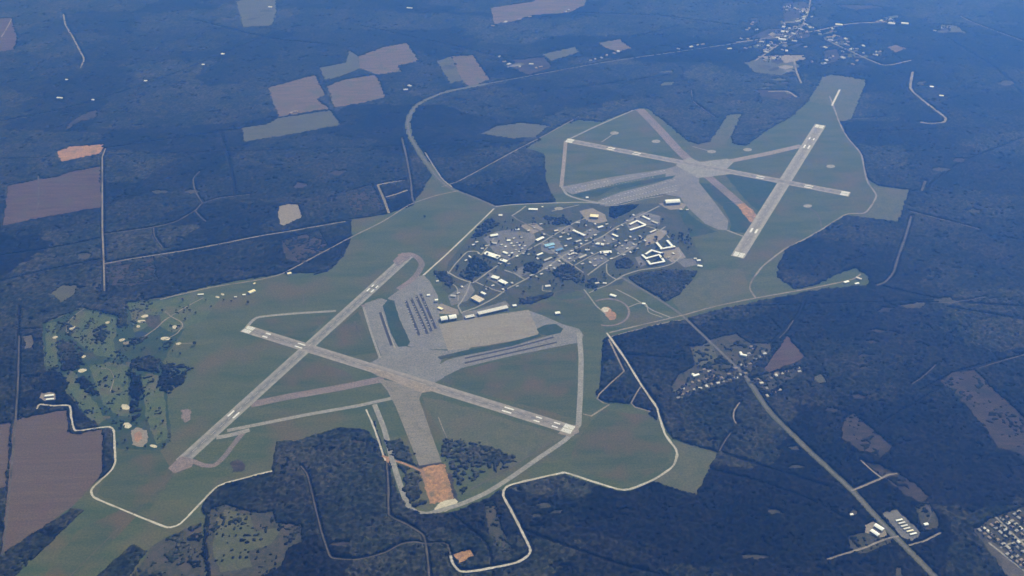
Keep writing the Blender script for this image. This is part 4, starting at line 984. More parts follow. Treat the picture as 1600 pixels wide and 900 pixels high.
bld('storehouse', [((1090, 414.5), (1097.5, 415.8))], 14, 5, 'gable', 'white_metal', 'wall_pale', 'lowest of three white sheds at the right edge of the base', 'shed')
bld('storehouse', [((1089, 406.8), (1094.5, 406.2))], 12, 5, 'gable', 'white_metal', 'wall_pale', 'middle one of three white sheds at the right edge of the base', 'shed')
bld('storehouse', [((1084, 403.8), (1088.5, 403.5))], 10, 5, 'gable', 'pale_grey_roof', 'wall_pale', 'topmost of three pale sheds at the right edge of the base', 'shed')
bld('storehouse', [((953.5, 460), (962.5, 462.8))], 15, 6, 'gable', 'white_metal', 'wall_pale', 'white roofed hall at the top of the ring track', 'hall')
bld('storehouse', [((1003.5, 474), (1008.5, 474.5))], 13, 5, 'gable', 'white_metal', 'wall_pale', 'small white hut by the crooked lane', 'hut')
bld('storehouse', [((867.5, 489), (875, 488))], 18, 7, 'gable', 'white_metal', 'wall_pale', 'lone white building on the turf above the corner taxiway', 'building', (2, 4))
bld('storehouse', [((852, 447), (860, 446))], 16, 6, 'flat', 'pale_grey_roof', 'wall_pale', 'lone pale building below the dark base grove', 'building')
bld('storehouse', [((801, 477.5), (807, 476.5))], 14, 6, 'flat', 'white_roof', 'wall_pale', 'white block at the right end of the long hangar', 'building')
bld('storehouse', [((930, 442.5), (936, 441.5))], 11, 5, 'gable', 'pale_grey_roof', 'wall_pale', 'left one of two pale huts near the base gate', 'hut')
bld('storehouse', [((942, 442), (948, 442.5))], 11, 5, 'gable', 'pale_grey_roof', 'wall_pale', 'right one of two pale huts near the base gate', 'hut')
bld('control_tower_base', [((679.5, 468.5), (684.5, 468))], 13, 12, 'flat', 'white_metal', 'wall_white', 'bright white square block left of the near ramp street', 'building')
bld('storehouse', [((667, 461), (672, 460.5))], 13, 6, 'flat', 'white_roof', 'wall_pale', 'white block at the upper edge of the near ramp', 'building')
bld('storehouse', [((684.5, 480), (691.5, 483))], 14, 6, 'flat', 'cream_roof', 'wall_pale', 'cream block behind the twin white hangars', 'building')
bld('storehouse', [((704, 461.5), (712, 462.5))], 14, 6, 'gable', 'grey_roof', 'wall_pale', 'grey roofed block left of the big beige one', 'building')
bld('storehouse', [((681.5, 439.2), (685.5, 438.8))], 11, 5, 'gable', 'pale_grey_roof', 'wall_pale', 'pale hut beside the left base grove', 'hut')
bld('storehouse', [((737.5, 382.3), (742.5, 382))], 12, 5, 'gable', 'pale_grey_roof', 'wall_pale', 'lone pale hut at the upper left corner of the base', 'hut')
bld('storehouse', [((751.5, 388), (755.5, 388))], 11, 5, 'gable', 'pale_grey_roof', 'wall_pale', 'pale hut just above the largest warehouse', 'hut')
bld('storehouse', [((733, 400), (735.5, 402)), ((727, 407), (729, 406))], 9, 5, 'flat', 'pale_grey_roof', 'wall_pale', 'pale bent hut above the dark square grove', 'hut')
bld('storehouse', [((805, 358.5), (811.5, 358))], 14, 6, 'gable', 'white_metal', 'wall_pale', 'white shed beside the street down from the top', 'shed')
bld('storehouse', [((792, 375.5), (797.5, 375.2))], 14, 6, 'flat', 'white_metal', 'wall_pale', 'white cube like shed in the grey supply yard', 'shed')
bld('storehouse', [((779, 336), (785, 336))], 18, 4, 'flat', 'pale_grey_roof', 'wall_pale', 'pale low block near the road fork at the top left', 'building')
bld('storehouse', [((915.5, 308.5), (919.5, 308))], 13, 7, 'flat', 'white_roof', 'wall_pale', 'small white block below the far parking rows', 'building')
bld('storehouse', [((846.3, 323), (848.8, 322.8))], 9, 5, 'flat', 'white_roof', 'wall_pale', 'tiny white hut right of the white hall by the top road', 'hut')
bld('storehouse', [((1062, 327), (1066, 326.8))], 10, 5, 'gable', 'pale_grey_roof', 'wall_pale', 'left one of two pale huts below the far hangar', 'hut')
bld('storehouse', [((1072, 327.5), (1076, 327.3))], 10, 5, 'gable', 'pale_grey_roof', 'wall_pale', 'right one of two pale huts below the far hangar', 'hut')
bld('storehouse', [((768, 379), (776, 380))], 16, 6, 'flat', 'grey_roof', 'wall_pale', 'grey shed between the top left shed and the largest warehouse', 'shed')
bld('storehouse', [((786, 393), (793, 396))], 15, 6, 'flat', 'white_roof', 'wall_pale', 'pale shed above the small white warehouse', 'shed')
bld('storehouse', [((1018, 345), (1028, 349))], 14, 6, 'flat', 'grey_roof', 'wall_brick', 'grey roofed block right of the bent office block', 'building')
bld('storehouse', [((898, 378), (908, 375))], 14, 6, 'flat', 'grey_roof', 'wall_brick', 'grey roofed block between the blue roofs and the long narrow one', 'building')
bld('storehouse', [((886, 374), (893, 372))], 13, 6, 'flat', 'pale_grey_roof', 'wall_brick', 'pale bluish block above the blue roofs', 'building')
bld('storehouse', [((905, 403), (916, 398))], 14, 6, 'gable', 'grey_roof', 'wall_brick', 'grey roof in the lower middle of the base', 'building')
bld('storehouse', [((888, 398), (897, 395))], 13, 6, 'gable', 'pale_grey_roof', 'wall_brick', 'pale roof right of the last blue roof', 'building')
bld('storehouse', [((850, 407), (862, 402))], 13, 6, 'gable', 'grey_roof', 'wall_brick', 'grey roof below the narrow white shed', 'building')
bld('clubhouse', [((389, 457), (398, 453))], 22, 7, 'gable', 'cream_roof', 'wall_white', 'cream clubhouse at the top right of the golf course', 'clubhouse')
bld('storehouse', [((379, 460.5), (383.5, 460))], 10, 5, 'gable', 'white_metal', 'wall_pale', 'white hut left of the cream clubhouse', 'hut')
bld('storehouse', [((366, 464), (370, 463.5))], 9, 5, 'gable', 'pale_grey_roof', 'wall_pale', 'second hut left of the cream clubhouse', 'hut')
bld('storehouse', [((309, 460), (318, 459.5))], 9, 5, 'gable', 'white_metal', 'wall_pale', 'white shelter beside the upper fairway', 'hut')
bld('storehouse', [((396, 443.5), (399, 442))], 9, 5, 'gable', 'cream_roof', 'wall_pale', 'small cream hut above the clubhouse', 'hut')
bld('warehouse', [((449, 427.5), (455, 426))], 17, 6, 'gable', 'cream_roof', 'wall_pale', 'cream roofed barn on the diagonal road', 'barn')
bld('warehouse', [((70, 618.5), (84, 617))], 11, 6, 'gable', 'white_metal', 'wall_pale', 'upper one of two white sheds at the far left', 'shed')
bld('warehouse', [((72, 624), (84, 623))], 9, 6, 'gable', 'white_metal', 'wall_pale', 'lower one of two white sheds at the far left', 'shed')
bld('warehouse', [((1367, 819.5), (1380, 827.5))], 17, 7, 'gable', 'white_metal', 'wall_white', 'upper white shed of the pair beside the southeast highway', 'warehouse', (2, 4))
bld('warehouse', [((1361, 828), (1373, 836))], 15, 7, 'gable', 'white_metal', 'wall_white', 'lower white shed of the pair beside the southeast highway', 'warehouse', (2, 4))
STO = [(1400, 813.5, 'white_metal', 'white storage row nearest the top of the fenced yard'), (1404, 818, 'pale_grey_roof', 'second storage row from the top in the yard'), (1408, 822.5, 'pale_grey_roof', 'third storage row from the top in the yard'),
       (1412, 826.5, 'pale_grey_roof', 'fourth storage row from the top in the yard'), (1417, 830.5, 'cream_roof', 'cream storage row above the lowest one'), (1422, 835, 'white_metal', 'lowest white storage row of the yard')]
for x, y, rm, lab in STO:
    bld('storage_shed', [((x, y), (x + 10, y - 2.4))], 6.5, 4, 'gable', rm, 'wall_pale', lab, 'storage shed')
bld('farmhouse', [((1444, 819.5), (1450, 818))], 11, 6, 'gable', 'white_metal', 'wall_white', 'bright white house right of the storage rows', 'house')
bld('farmhouse', [((1328.5, 804), (1333, 803))], 8, 4, 'gable', 'white_metal', 'wall_white', 'tiny white cottage left of the southeast highway', 'cottage')
bld('church', [((1084.5, 586.8), (1091, 584.8)), ((1086, 586), (1082.5, 584.5))], 11, 8, 'gable', 'white_metal', 'wall_white', 'white L shaped hall at the left end of the village', 'church')
bld('church', [((1158, 553.5), (1165.5, 555)), ((1158.5, 553), (1157, 550.5))], 11, 8, 'gable', 'white_metal', 'wall_white', 'white L shaped church in the upper village clearing', 'church')
bld('farmhouse', [((1319, 441), (1326, 439))], 12, 6, 'gable', 'white_metal', 'wall_white', 'upper white building in the small clearing beyond the base road', 'building')
bld('farmhouse', [((1338, 433), (1346, 436))], 12, 6, 'gable', 'tan_roof', 'wall_pale', 'pinkish roofed building in the small clearing beyond the base road', 'building')
bld('farmhouse', [((1336, 443), (1342, 442))], 10, 5, 'gable', 'white_metal', 'wall_white', 'lower white building in the small clearing beyond the base road', 'building')
for x, y, L, W, lab in [(348, 84, 26, 22, 'brightest lone white roof in the upper left woods'), (317.5, 100.5, 20, 16, 'smaller white roof just left of the brightest lone one'), (227.5, 126, 22, 18, 'lone white roof in the middle of the upper left woods'),
                        (145, 155.5, 20, 14, 'lone white roof near the wavy pale clearing'), (93, 152.5, 46, 14, 'long white roof at the far left of the woods'), (422, 10.5, 34, 20, 'white roof in the dim clearing at the top'),
                        (640, 12, 50, 14, 'faint pale roof near the top centre'), (104, 124, 18, 12, 'faint roof below the wavy upper left track'), (172, 507, 0, 0, ''), (1456, 135, 26, 16, 'faint roof right of the hooked track'), (1471, 149, 30, 12, 'second faint roof right of the hooked track')]:
    if L: B1((x, y), L, W, 6, 0.1, 'farmhouse', 'gable', 'white_metal', 'wall_white', lab, 'house', clear=4)

# houses: one prototype per roof colour and size, copied
PROTO = {}
def house_at(px, kind, ang, label, group, cat='house', clear=9):
    x, y = G(px[0], px[1], 4)
    nm = {'house': 'house', 'shed': 'shed', 'building': 'small_building'}[cat]
    if kind not in PROTO:
        L, W, h, rm, wm, st = kind
        r = empty(nm, (x, y, 0.3), ang)
        block(r, L, W, h, st, rm, wm)
        PROTO[kind] = r
    else:
        src = PROTO[kind]
        r = src.copy(); r.name = nm; C.objects.link(r)
        for ch in list(src.children):
            c = ch.copy(); C.objects.link(c); c.parent = r
        r.location = (x, y, 0.3); r.rotation_euler = (0, 0, ang)
    r['label'] = label; r['category'] = cat; r['group'] = group
    clear_spot(x, y, clear + kind[0] * 0.5)
    return r
KH = [(15, 10, 4, 'shingle_grey', 'wall_pale', 'gable'), (17, 11, 4, 'shingle_pale', 'wall_brick', 'gable'), (14, 10, 4, 'shingle_brown', 'wall_pale', 'gable'), (16, 11, 4, 'pale_grey_roof', 'wall_white', 'gable'), (13, 8, 3.5, 'white_metal', 'wall_white', 'gable')]
VIL = [(1060, 621), (1066, 616), (1075, 612), (1085, 609), (1094, 606), (1104, 603), (1112, 600), (1122, 598), (1130, 596), (1140, 593), (1150, 590), (1157, 585), (1165, 583),
       (1072, 600), (1082, 597), (1092, 595), (1105, 592), (1115, 588), (1100, 577), (1108, 580), (1150, 575), (1158, 570), (1165, 572), (1172, 568), (1180, 560), (1187, 557), (1195, 552), (1178, 545), (1174, 541), (1170, 552), (1067, 607), (1128, 590), (1139, 584), (1060, 613)]
for p in VIL:
    house_at(p, KH[rng.choice([0, 0, 1, 2, 2, 3])], rng.choice([0.2, 0.25, 1.75, 0.3]), 'small house on a plot of the village at the road crossing', 'houses of the village')
for p in [(1176, 595), (1185, 593), (1190, 598), (1205, 590), (1213, 586), (1222, 583), (1230, 580), (1247, 575), (1249, 580), (1210, 612), (1218, 609), (1199, 618), (1198, 606)]:
    house_at(p, KH[rng.choice([0, 1, 2, 3])], rng.choice([0.2, 0.3, 1.8]), 'small house on the plots below the triangular field', 'houses below the triangular field')
for p in VIL + [(1176, 595), (1185, 593), (1205, 590), (1213, 586), (1230, 580), (1247, 575), (1210, 612), (1199, 618)]:
    if rng.random() < .75:
        x, y = p[0] + rng.uniform(-4, 4), p[1] + rng.uniform(-3, 3)
        pts = [(x + rng.uniform(4, 7) * math.cos(i / 7 * math.tau), y + rng.uniform(1.6, 3) * math.sin(i / 7 * math.tau)) for i in range(7)]
        sheet('yard', pts, M[rng.choice(['crop', 'grass_pale', 'lot', 'lot_tan', 'lawn', 'track_dim'])], Z_FIELD + .06, 'small yard beside a village house', 'yard', 1, 10)
# neighbourhood at the lower right: rows along its streets
def inside(p, poly):
    x, y = p; r = False
    for i in range(len(poly)):
        (x0, y0), (x1, y1) = poly[i], poly[i - 1]
        if (y0 > y) != (y1 > y) and x < (x1 - x0) * (y - y0) / (y1 - y0) + x0: r = not r
    return r
NB = [(1524, 828), (1560, 806), (1606, 790), (1610, 915), (1560, 848), (1545, 845)]
org, u_, v_ = Vector(G(1524, 828)), None, None
u_ = (Vector(G(1600, 893)) - org).normalized(); v_ = (Vector(G(1600, 792)) - Vector(G(1524, 828))).normalized()
NBW = GP(NB)
nb_pts = []
for i in range(0, 24):
    for j in range(0, 13):
        p = org + u_ * (10 + i * 23 + rng.uniform(-3, 3)) + v_ * (12 + (j // 2) * 62 + (j % 2) * 24 + rng.uniform(-3, 3))
        if inside(p, NBW) and rng.random() < 0.88: nb_pts.append(p)
for p in nb_pts:
    k = KH[rng.choice([0, 0, 0, 2, 2, 1, 3])]
    x, y = p
    # place by map point
    a = math.atan2(u_.y, u_.x)
    if k not in PROTO:
        house_at((1600, 850), k, a, 'small house in the dense neighbourhood at the lower right corner', 'houses of the lower right neighbourhood')
    src = PROTO[k]
    r = src.copy(); C.objects.link(r)
    for ch in list(src.children):
        c = ch.copy(); C.objects.link(c); c.parent = r
    r.name = 'house'
    r.location = (x, y, 0.3); r.rotation_euler = (0, 0, a + rng.choice([0, math.pi / 2]) + rng.uniform(-.1, .1))
    r['label'] = 'small house in the dense neighbourhood at the lower right corner'; r['category'] = 'house'; r['group'] = 'houses of the lower right neighbourhood'
for px, lab in [([(1545, 848), (1572, 870), (1600, 892), (1630, 915)], 'pale street along the near edge of the neighbourhood'), ([(1563, 856), (1580, 849), (1605, 842)], 'pale street into the neighbourhood'), ([(1556, 808), (1580, 832), (1605, 855)], 'second street of the neighbourhood')]:
    road('street', px, 8, 'road_light', lab, 'street', clear=4)
# far town
TOWN = [((1200, 72), 30, 14, 26), ((1240, 52), 34, 12, 30), ((1255, 22), 20, 12, 18), ((1235, 12), 16, 8, 12), ((1300, 60), 40, 20, 22), ((1345, 78), 45, 20, 24), ((1390, 32), 22, 6, 10), ((1210, 92), 22, 6, 8), ((1180, 45), 16, 14, 10), ((1290, 95), 30, 10, 8), ((1480, 45), 20, 6, 6)]
KT = [(24, 14, 5, 'shingle_grey', 'wall_pale', 'gable'), (34, 20, 6, 'grey_roof', 'wall_pale', 'flat'), (28, 16, 5, 'shingle_brown', 'wall_brick', 'gable'), (40, 24, 6, 'shingle_pale', 'wall_pale', 'flat')]
for (cx, cy), rx, ry, n in TOWN:
    for _ in range(n * 3 // 5):
        p = (cx + rng.gauss(0, 0.5) * rx, cy + rng.gauss(0, 0.5) * ry)
        if p[1] < -6: continue
        house_at(p, KT[rng.choice([0, 0, 1, 2, 2, 3])], rng.uniform(0, 3), 'tiny pale building in the hazy far town at the upper right', 'buildings of the far town', 'building', clear=22)
for p, lab in [((1222, 61), 'brightest white roof in the middle of the far town'), ((1311, 38), 'bright white roof at the right end of a far town street'), ((1226, 49), 'white roof at the top of the far town'), ((1414, 36), 'long pale roof right of the far town'), ((1393, 36), 'pale roof beside the long one right of the far town')]:
    B1(p, 56, 26, 8, 0.1, 'warehouse', 'flat', 'pale_grey_roof', 'wall_white', lab, 'warehouse', clear=12)
for p in [(780, 88), (788, 96), (795, 100), (812, 104), (830, 100), (838, 106), (845, 104), (923, 94), (930, 92), (940, 90), (948, 86), (960, 83), (966, 80), (1060, 76), (1080, 73), (1090, 70), (1098, 69), (1140, 76), (1158, 60), (1165, 75), (770, 40), (790, 34), (812, 30), (828, 26), (889, 15), (884, 18), (640, 134), (634, 140), (455, 176), (462, 174)]:
    house_at(p, KT[rng.choice([0, 1, 2])], rng.uniform(0, 3), 'tiny pale building near the far highway and far fields', 'scattered far buildings', 'building', clear=18)
for px, wd, lab in [([(1150, 66), (1200, 60), (1240, 54), (1280, 47), (1330, 37), (1400, 34)], 14, 'far town street running to the right'), ([(1180, 95), (1222, 66), (1250, 45), (1262, 20), (1268, -8)], 13, 'far town street running away upwards'),
                    ([(1290, 62), (1340, 85), (1382, 102), (1424, 94)], 12, 'far town street slanting to the lower right'), ([(1200, 143), (1230, 143), (1245, 152)], 14, 'pale far lane left of the airfield tip'), ([(1240, 88), (1244, 110), (1252, 130)], 14, 'reddish far lane below the town')]:
    road('street', px, wd, 'track', lab, 'street', clear=10)

# base huts: many small sheds in the crowded yards
for i, p in enumerate([(799, 380), (803, 384), (808, 379), (812, 383), (816, 388), (806, 390), (812, 393), (820, 384), (824, 390), (800, 395), (796, 399), (818, 396), (790, 385), (784, 382), (826, 397), (808, 400), (803, 372), (815, 371)]):
    house_at(p, [(13, 9, 4, 'white_metal', 'wall_pale', 'flat'), (14, 9, 4, 'pale_grey_roof', 'wall_pale', 'flat'), (12, 8, 4, 'grey_roof', 'wall_pale', 'flat')][i % 3], 0.45, 'small shed crowded into the grey supply yard of the base', 'supply yard sheds', 'shed')
for i, p in enumerate([(893, 392), (900, 396), (930, 405), (922, 410), (910, 412), (898, 408), (890, 404), (925, 396), (880, 412), (874, 408), (930, 415), (940, 404), (884, 384), (1000, 369), (992, 374), (985, 370), (978, 376), (968, 380), (860, 415), (866, 419), (854, 420), (722, 448), (716, 458), (760, 452), (770, 446), (800, 442), (808, 447), (786, 452), (830, 430), (838, 432), (846, 428), (870, 396), (900, 386), (908, 381), (916, 376), (924, 372), (930, 367), (944, 376), (950, 381), (958, 374), (962, 384), (972, 384), (980, 388), (990, 382), (996, 388), (985, 394), (975, 398), (966, 396), (955, 404), (946, 398), (1002, 372), (1008, 376), (880, 364), (888, 366), (876, 370), (915, 352), (922, 360), (930, 350), (948, 350), (955, 356), (965, 358), (972, 352), (980, 345), (990, 336), (845, 350), (835, 356), (826, 360), (850, 366), (1045, 402), (1052, 396), (760, 384), (748, 396), (745, 378), (780, 412), (795, 412), (840, 404)]):
    house_at(p, [(16, 10, 4.5, 'pale_grey_roof', 'wall_brick', 'gable'), (18, 10, 4.5, 'grey_roof', 'wall_brick', 'gable'), (14, 9, 4.5, 'shingle_pale', 'wall_pale', 'gable')][i % 3], 0.45 + 1.57 * (i % 2), 'small low roof along the streets in the middle of the base', 'small base buildings', 'building')

# ---------------------------------------------------------------- parked aircraft
def aircraft_mesh():
    bm = bmesh.new()
    def ring(y, r, z, n=8):
        return [bm.verts.new((r * math.cos(k / n * math.tau), y, z + r * 0.95 * math.sin(k / n * math.tau))) for k in range(n)]
    R = [ring(*q) for q in [(4.4, 0.12, 1.5), (4.0, 0.5, 1.5), (2.5, 0.72, 1.55), (0.0, 0.75, 1.65), (-2.5, 0.45, 1.7), (-4.8, 0.15, 1.9)]]
    for a, b in zip(R, R[1:]):
        for k in range(8): bm.faces.new((a[k], b[k], b[(k + 1) % 8], a[(k + 1) % 8]))
    bm.faces.new(R[0]); bm.faces.new(R[-1][::-1])
    def slab(pts, t):
        lo = [bm.verts.new((x, y, z - t)) for x, y, z in pts]; hi = [bm.verts.new((x, y, z + t)) for x, y, z in pts]
        bm.faces.new(hi); bm.faces.new(lo[::-1])
        n = len(pts)
        for k in range(n): bm.faces.new((lo[k], lo[(k + 1) % n], hi[(k + 1) % n], hi[k]))
    slab([(-5.1, 0.2, 1.6), (-5.1, 1.2, 1.6), (0, 1.9, 1.25), (5.1, 1.2, 1.6), (5.1, 0.2, 1.6), (0, -0.1, 1.25)][::-1], 0.12)
    slab([(-1.9, -4.9, 2.0), (-1.9, -4.2, 2.0), (0, -3.9, 2.0), (1.9, -4.2, 2.0), (1.9, -4.9, 2.0)][::-1], 0.06)
    f0 = [bm.verts.new((0.07 * s, y, z)) for s in (1, -1) for y, z in ((-3.6, 1.9), (-4.9, 1.9), (-5.1, 3.3), (-4.5, 3.3))]
    bm.faces.new(f0[:4]); bm.faces.new(f0[4:][::-1])
    for k in range(4): bm.faces.new((f0[k], f0[4 + k], f0[4 + (k + 1) % 4], f0[(k + 1) % 4]))
    for x, y in ((-1.3, 0.8), (1.3, 0.8), (0, 3.2)):
        g = [bm.verts.new((x + dx, y + dy, z)) for z in (0, 1.3) for dx, dy in ((-.15, -.2), (.15, -.2), (.15, .2), (-.15, .2))]
        for q in ((0, 1, 5, 4), (1, 2, 6, 5), (2, 3, 7, 6), (3, 0, 4, 7), (0, 3, 2, 1)): bm.faces.new([g[t] for t in q])
    nb = len(bm.faces)
    c0 = [bm.verts.new(q) for q in ((-.4, 2.0, 2.1), (.4, 2.0, 2.1), (.45, -1.4, 2.15), (-.45, -1.4, 2.15), (-.25, 1.2, 2.75), (.25, 1.2, 2.75), (.25, -.9, 2.75), (-.25, -.9, 2.75))]
    for q in ((0, 1, 5, 4), (1, 2, 6, 5), (2, 3, 7, 6), (3, 0, 4, 7), (4, 5, 6, 7)):
        f = bm.faces.new([c0[t] for t in q]); f.material_index = 1
    bmesh.ops.recalc_face_normals(bm, faces=bm.faces)
    me = bpy.data.meshes.new('parked_aircraft')
    bm.to_mesh(me); bm.free()
    me.materials.append(M['plane_white']); me.materials.append(M['glass_dark'])
    return me
def park_marks(a, b, n, ln, label):
    A, Bq = Vector(G(*a)), Vector(G(*b))
    d = (Bq - A); L = d.length; d.normalize(); q = Vector((-d.y, d.x))
    V, Fc = [], []
    zq = zz(Z_RUNWAY + 0.1)
    for i in range(n):
        c = A + d * (L * (i + .5) / n)
        k = len(V)
        for s, t in ((-1.6, -ln / 2), (1.6, -ln / 2), (1.6, ln / 2), (-1.6, ln / 2)):
            p = c + d * s + q * t
            V.append((p.x, p.y, zq))
        Fc.append((k, k + 1, k + 2, k + 3))
    tag(mesh_obj('parking_marking', V, Fc, M['taxi']), label, 'marking', None, 'structure')
park_marks((890, 297.5), (1042, 269), 34, 44, 'pale lead in lines of the upper far ramp rows')
park_marks((940, 313), (1056, 280), 26, 44, 'pale lead in lines of the upper part of the lower far ramp')
park_marks((952, 318.5), (1058, 295), 24, 40, 'pale lead in lines of the lowest far ramp row')
AC = aircraft_mesh()
def park(a, b, n, label, group, skip=0.12, turn=0.0):
    A, Bq = Vector(G(*a)), Vector(G(*b))
    d = Bq - A
    h0 = math.atan2(d.y, d.x) + turn
    for i in range(n):
        if rng.random() < skip: continue
        p = A + d * ((i + 0.5) / n)
        o = bpy.data.objects.new('parked_aircraft', AC)
        C.objects.link(o)
        o.location = (p.x, p.y, 1.0); o.rotation_euler = (0, 0, h0 + rng.uniform(-.06, .06))
        tag(o, label, 'aircraft', group)
park((892, 294.5), (1040, 266.5), 30, 'small white aircraft in the topmost parked row of the far ramp', 'topmost far ramp row')
park((898, 301), (1022, 277), 26, 'small white aircraft in the second parked row of the far ramp', 'second far ramp row')
park((940, 313), (1056, 281), 24, 'small white aircraft in the third parked row of the far ramp', 'third far ramp row')
park((945, 317), (1058, 290), 24, 'small white aircraft in the fourth parked row of the far ramp', 'fourth far ramp row')
park((958, 319.5), (1058, 298), 21, 'small white aircraft in the lowest parked row of the far ramp', 'lowest far ramp row')
park((632, 470), (653, 524), 14, 'small white aircraft on the leftmost dark stripe of the near ramp', 'leftmost dark stripe aircraft', 0.3)
park((641, 466), (666, 522), 14, 'small white aircraft on the second dark stripe of the near ramp', 'second dark stripe aircraft', 0.3)
park((649, 462), (673, 518), 14, 'small white aircraft on the third dark stripe of the near ramp', 'third dark stripe aircraft', 0.3)
park((657, 459), (680, 514), 14, 'small white aircraft on the rightmost dark stripe of the near ramp', 'rightmost dark stripe aircraft', 0.3)

# ---------------------------------------------------------------- single trees
def tree_meshes(seed, h, r):
    q = random.Random(seed)
    bm = bmesh.new()
    n = 7
    rings = []
    for z, rr in ((0, 0.42), (h * 0.25, 0.30), (h * 0.55, 0.20), (h * 0.85, 0.06)):
        rings.append([bm.verts.new((rr * math.cos(k / n * math.tau), rr * math.sin(k / n * math.tau), z)) for k in range(n)])
    for a, b in zip(rings, rings[1:]):
        for k in range(n): bm.faces.new((a[k], a[(k + 1) % n], b[(k + 1) % n], b[k]))
    for k in range(5):
        a = k * 1.26 + q.uniform(-.3, .3); z0 = h * q.uniform(.3, .6); z1 = z0 + h * .18; R = r * .7
        p = [bm.verts.new(v) for v in ((0, 0, z0), (0, 0, z0 + .3), (R * math.cos(a), R * math.sin(a), z1))]
        p2 = bm.verts.new((.2 * math.cos(a + 1.6), .2 * math.sin(a + 1.6), z0 + .1))
        bm.faces.new((p[0], p[2], p[1])); bm.faces.new((p[0], p2, p[2])); bm.faces.new((p[1], p[2], p2))
    t = bpy.data.meshes.new('trunk'); bm.to_mesh(t); bm.free(); t.materials.append(M['bark'])
    bm = bmesh.new()
    for k in range(34):
        a, cz = q.uniform(0, math.tau), q.uniform(-1, 1)
        rad = q.uniform(.35, 1) ** .6
        x, y, z = rad * r * math.cos(a) * math.sqrt(1 - cz * cz * .8), rad * r * math.sin(a) * math.sqrt(1 - cz * cz * .8), h * .62 + rad * cz * h * .36
        s = r * q.uniform(.18, .36)
        res = bmesh.ops.create_icosphere(bm, subdivisions=1, radius=s, matrix=Matrix.Translation((x, y, z)))
        for v in res['verts']:
            v.co += Vector((q.uniform(-1, 1), q.uniform(-1, 1), q.uniform(-1, 1))) * s * .35
    c = bpy.data.meshes.new('crown'); bm.to_mesh(c); bm.free(); c.materials.append(M['oak'])
    return t, c
TM = [tree_meshes(k, h, r) for k, (h, r) in enumerate([(12, 4.2), (14, 5.0), (10, 4.4), (15, 4.0)])]
FAR_TREES = []
def far_tree(x, y, s):
    FAR_TREES.append((x, y, rng.uniform(0, 6.28), s * rng.uniform(.85, 1.2), rng.choice(TM)))
def build_far_trees(label):
    V, Fc, mi = [], [], []
    for x, y, a, s, (t, c) in FAR_TREES:
        ca, sa = math.cos(a) * s, math.sin(a) * s
        for k, me in enumerate((t, c)):
            n0 = len(V)
            V += [(x + v.co.x * ca - v.co.y * sa, y + v.co.x * sa + v.co.y * ca, 0.2 + v.co.z * s) for v in me.vertices]
            Fc += [tuple(n0 + q for q in p.vertices) for p in me.polygons]
            mi += [k] * len(me.polygons)
    o = mesh_obj('garden_trees', V, Fc, M['bark'])
    o.data.materials.append(M['oak'])
    o.data.polygons.foreach_set('material_index', mi)
    tag(o, label, 'trees', None, 'stuff')
def tree_at(px, label, group=None, mp=None, s=1.0):
    x, y = mp if mp else G(*px)
    r = empty('tree', (x, y, 0.2), rng.uniform(0, 6.28))
    sc = s * rng.uniform(.85, 1.2)
    r.scale = (sc, sc, sc)
    t, c = rng.choice(TM)
    for nm, me in (('trunk', t), ('crown', c)):
        o = bpy.data.objects.new(nm, me); C.objects.link(o); o.parent = r
    tag(r, label, 'tree', group)
tree_at((663.5, 340), 'lone dark tree standing in the open turf between the fields', s=1.5)
tree_at((305, 539), 'lone dark tree at the right end of the short golf path', s=1.5)
tree_at((388, 474), 'lone dark tree below the cream clubhouse', s=1.4)
tree_at((254, 487), 'lone dark tree at the end of the curved cart path', s=1.4)
tree_at((231, 481), 'lone dark tree at the upper left of the open fairway', s=1.4)
tree_at((286, 471), 'lone dark tree below the top hedge of the golf course', s=1.4)
tree_at((212, 507), 'lone dark tree above the golf pond', s=1.3)
tree_at((257, 697), 'lone dark tree right of the cross shaped bunker', s=1.6)
for p in [(170, 562), (175, 558), (180, 563), (184, 557), (189, 562), (193, 558), (197, 559), (185, 571), (178, 569), (192, 567), (200, 563), (165, 566)]:
    tree_at(p, 'dark tree in the loose cluster at the middle of the golf course', 'cluster of golf course trees', s=1.1)
for p in [(138, 506), (142, 500), (135, 512), (110, 520), (84, 520), (98, 512), (152, 530), (160, 540), (140, 590), (158, 598), (172, 640), (166, 645), (178, 660), (196, 690), (190, 640), (250, 640), (255, 660), (253, 680), (90, 590), (118, 630), (238, 560), (226, 545), (270, 550), (150, 668), (236, 640), (196, 600), (142, 615), (77, 512), (82, 540), (79, 560), (92, 505), (118, 496), (146, 490), (158, 492), (176, 503), (184, 525), (130, 530), (136, 545), (146, 548), (166, 548), (120, 585), (126, 600), (134, 622), (146, 640), (158, 585), (165, 595), (180, 590), (186, 610), (176, 628), (206, 660), (214, 663), (232, 600), (246, 605), (226, 620), (232, 655), (244, 668), (228, 700), (200, 702), (190, 668), (184, 650), (246, 530), (262, 545), (282, 555), (290, 500), (306, 490), (330, 480), (322, 470), (350, 470), (362, 472), (108, 600), (112, 618), (122, 632), (100, 592), (210, 545), (222, 548), (250, 548)]:
    tree_at(p, 'scattered dark tree beside the golf fairways', 'scattered golf course trees', s=1.1)
for _ in range(26):
    tree_at((rng.gauss(1070, 8), rng.gauss(371, 7)), 'dark tree in the loose stand right of the U shaped barracks', 'loose stand by the barracks', s=1.15)
base_poly = [(705, 415), (770, 345), (930, 325), (1030, 335), (1070, 395), (1000, 425), (900, 450), (760, 470)]
k = 0
while k < 200:
    p = (rng.uniform(690, 1080), rng.uniform(335, 475))
    if inside(p, base_poly):
        tree_at(p, 'small dark tree among the streets and lawns of the base', 'street trees of the base', s=1.15); k += 1
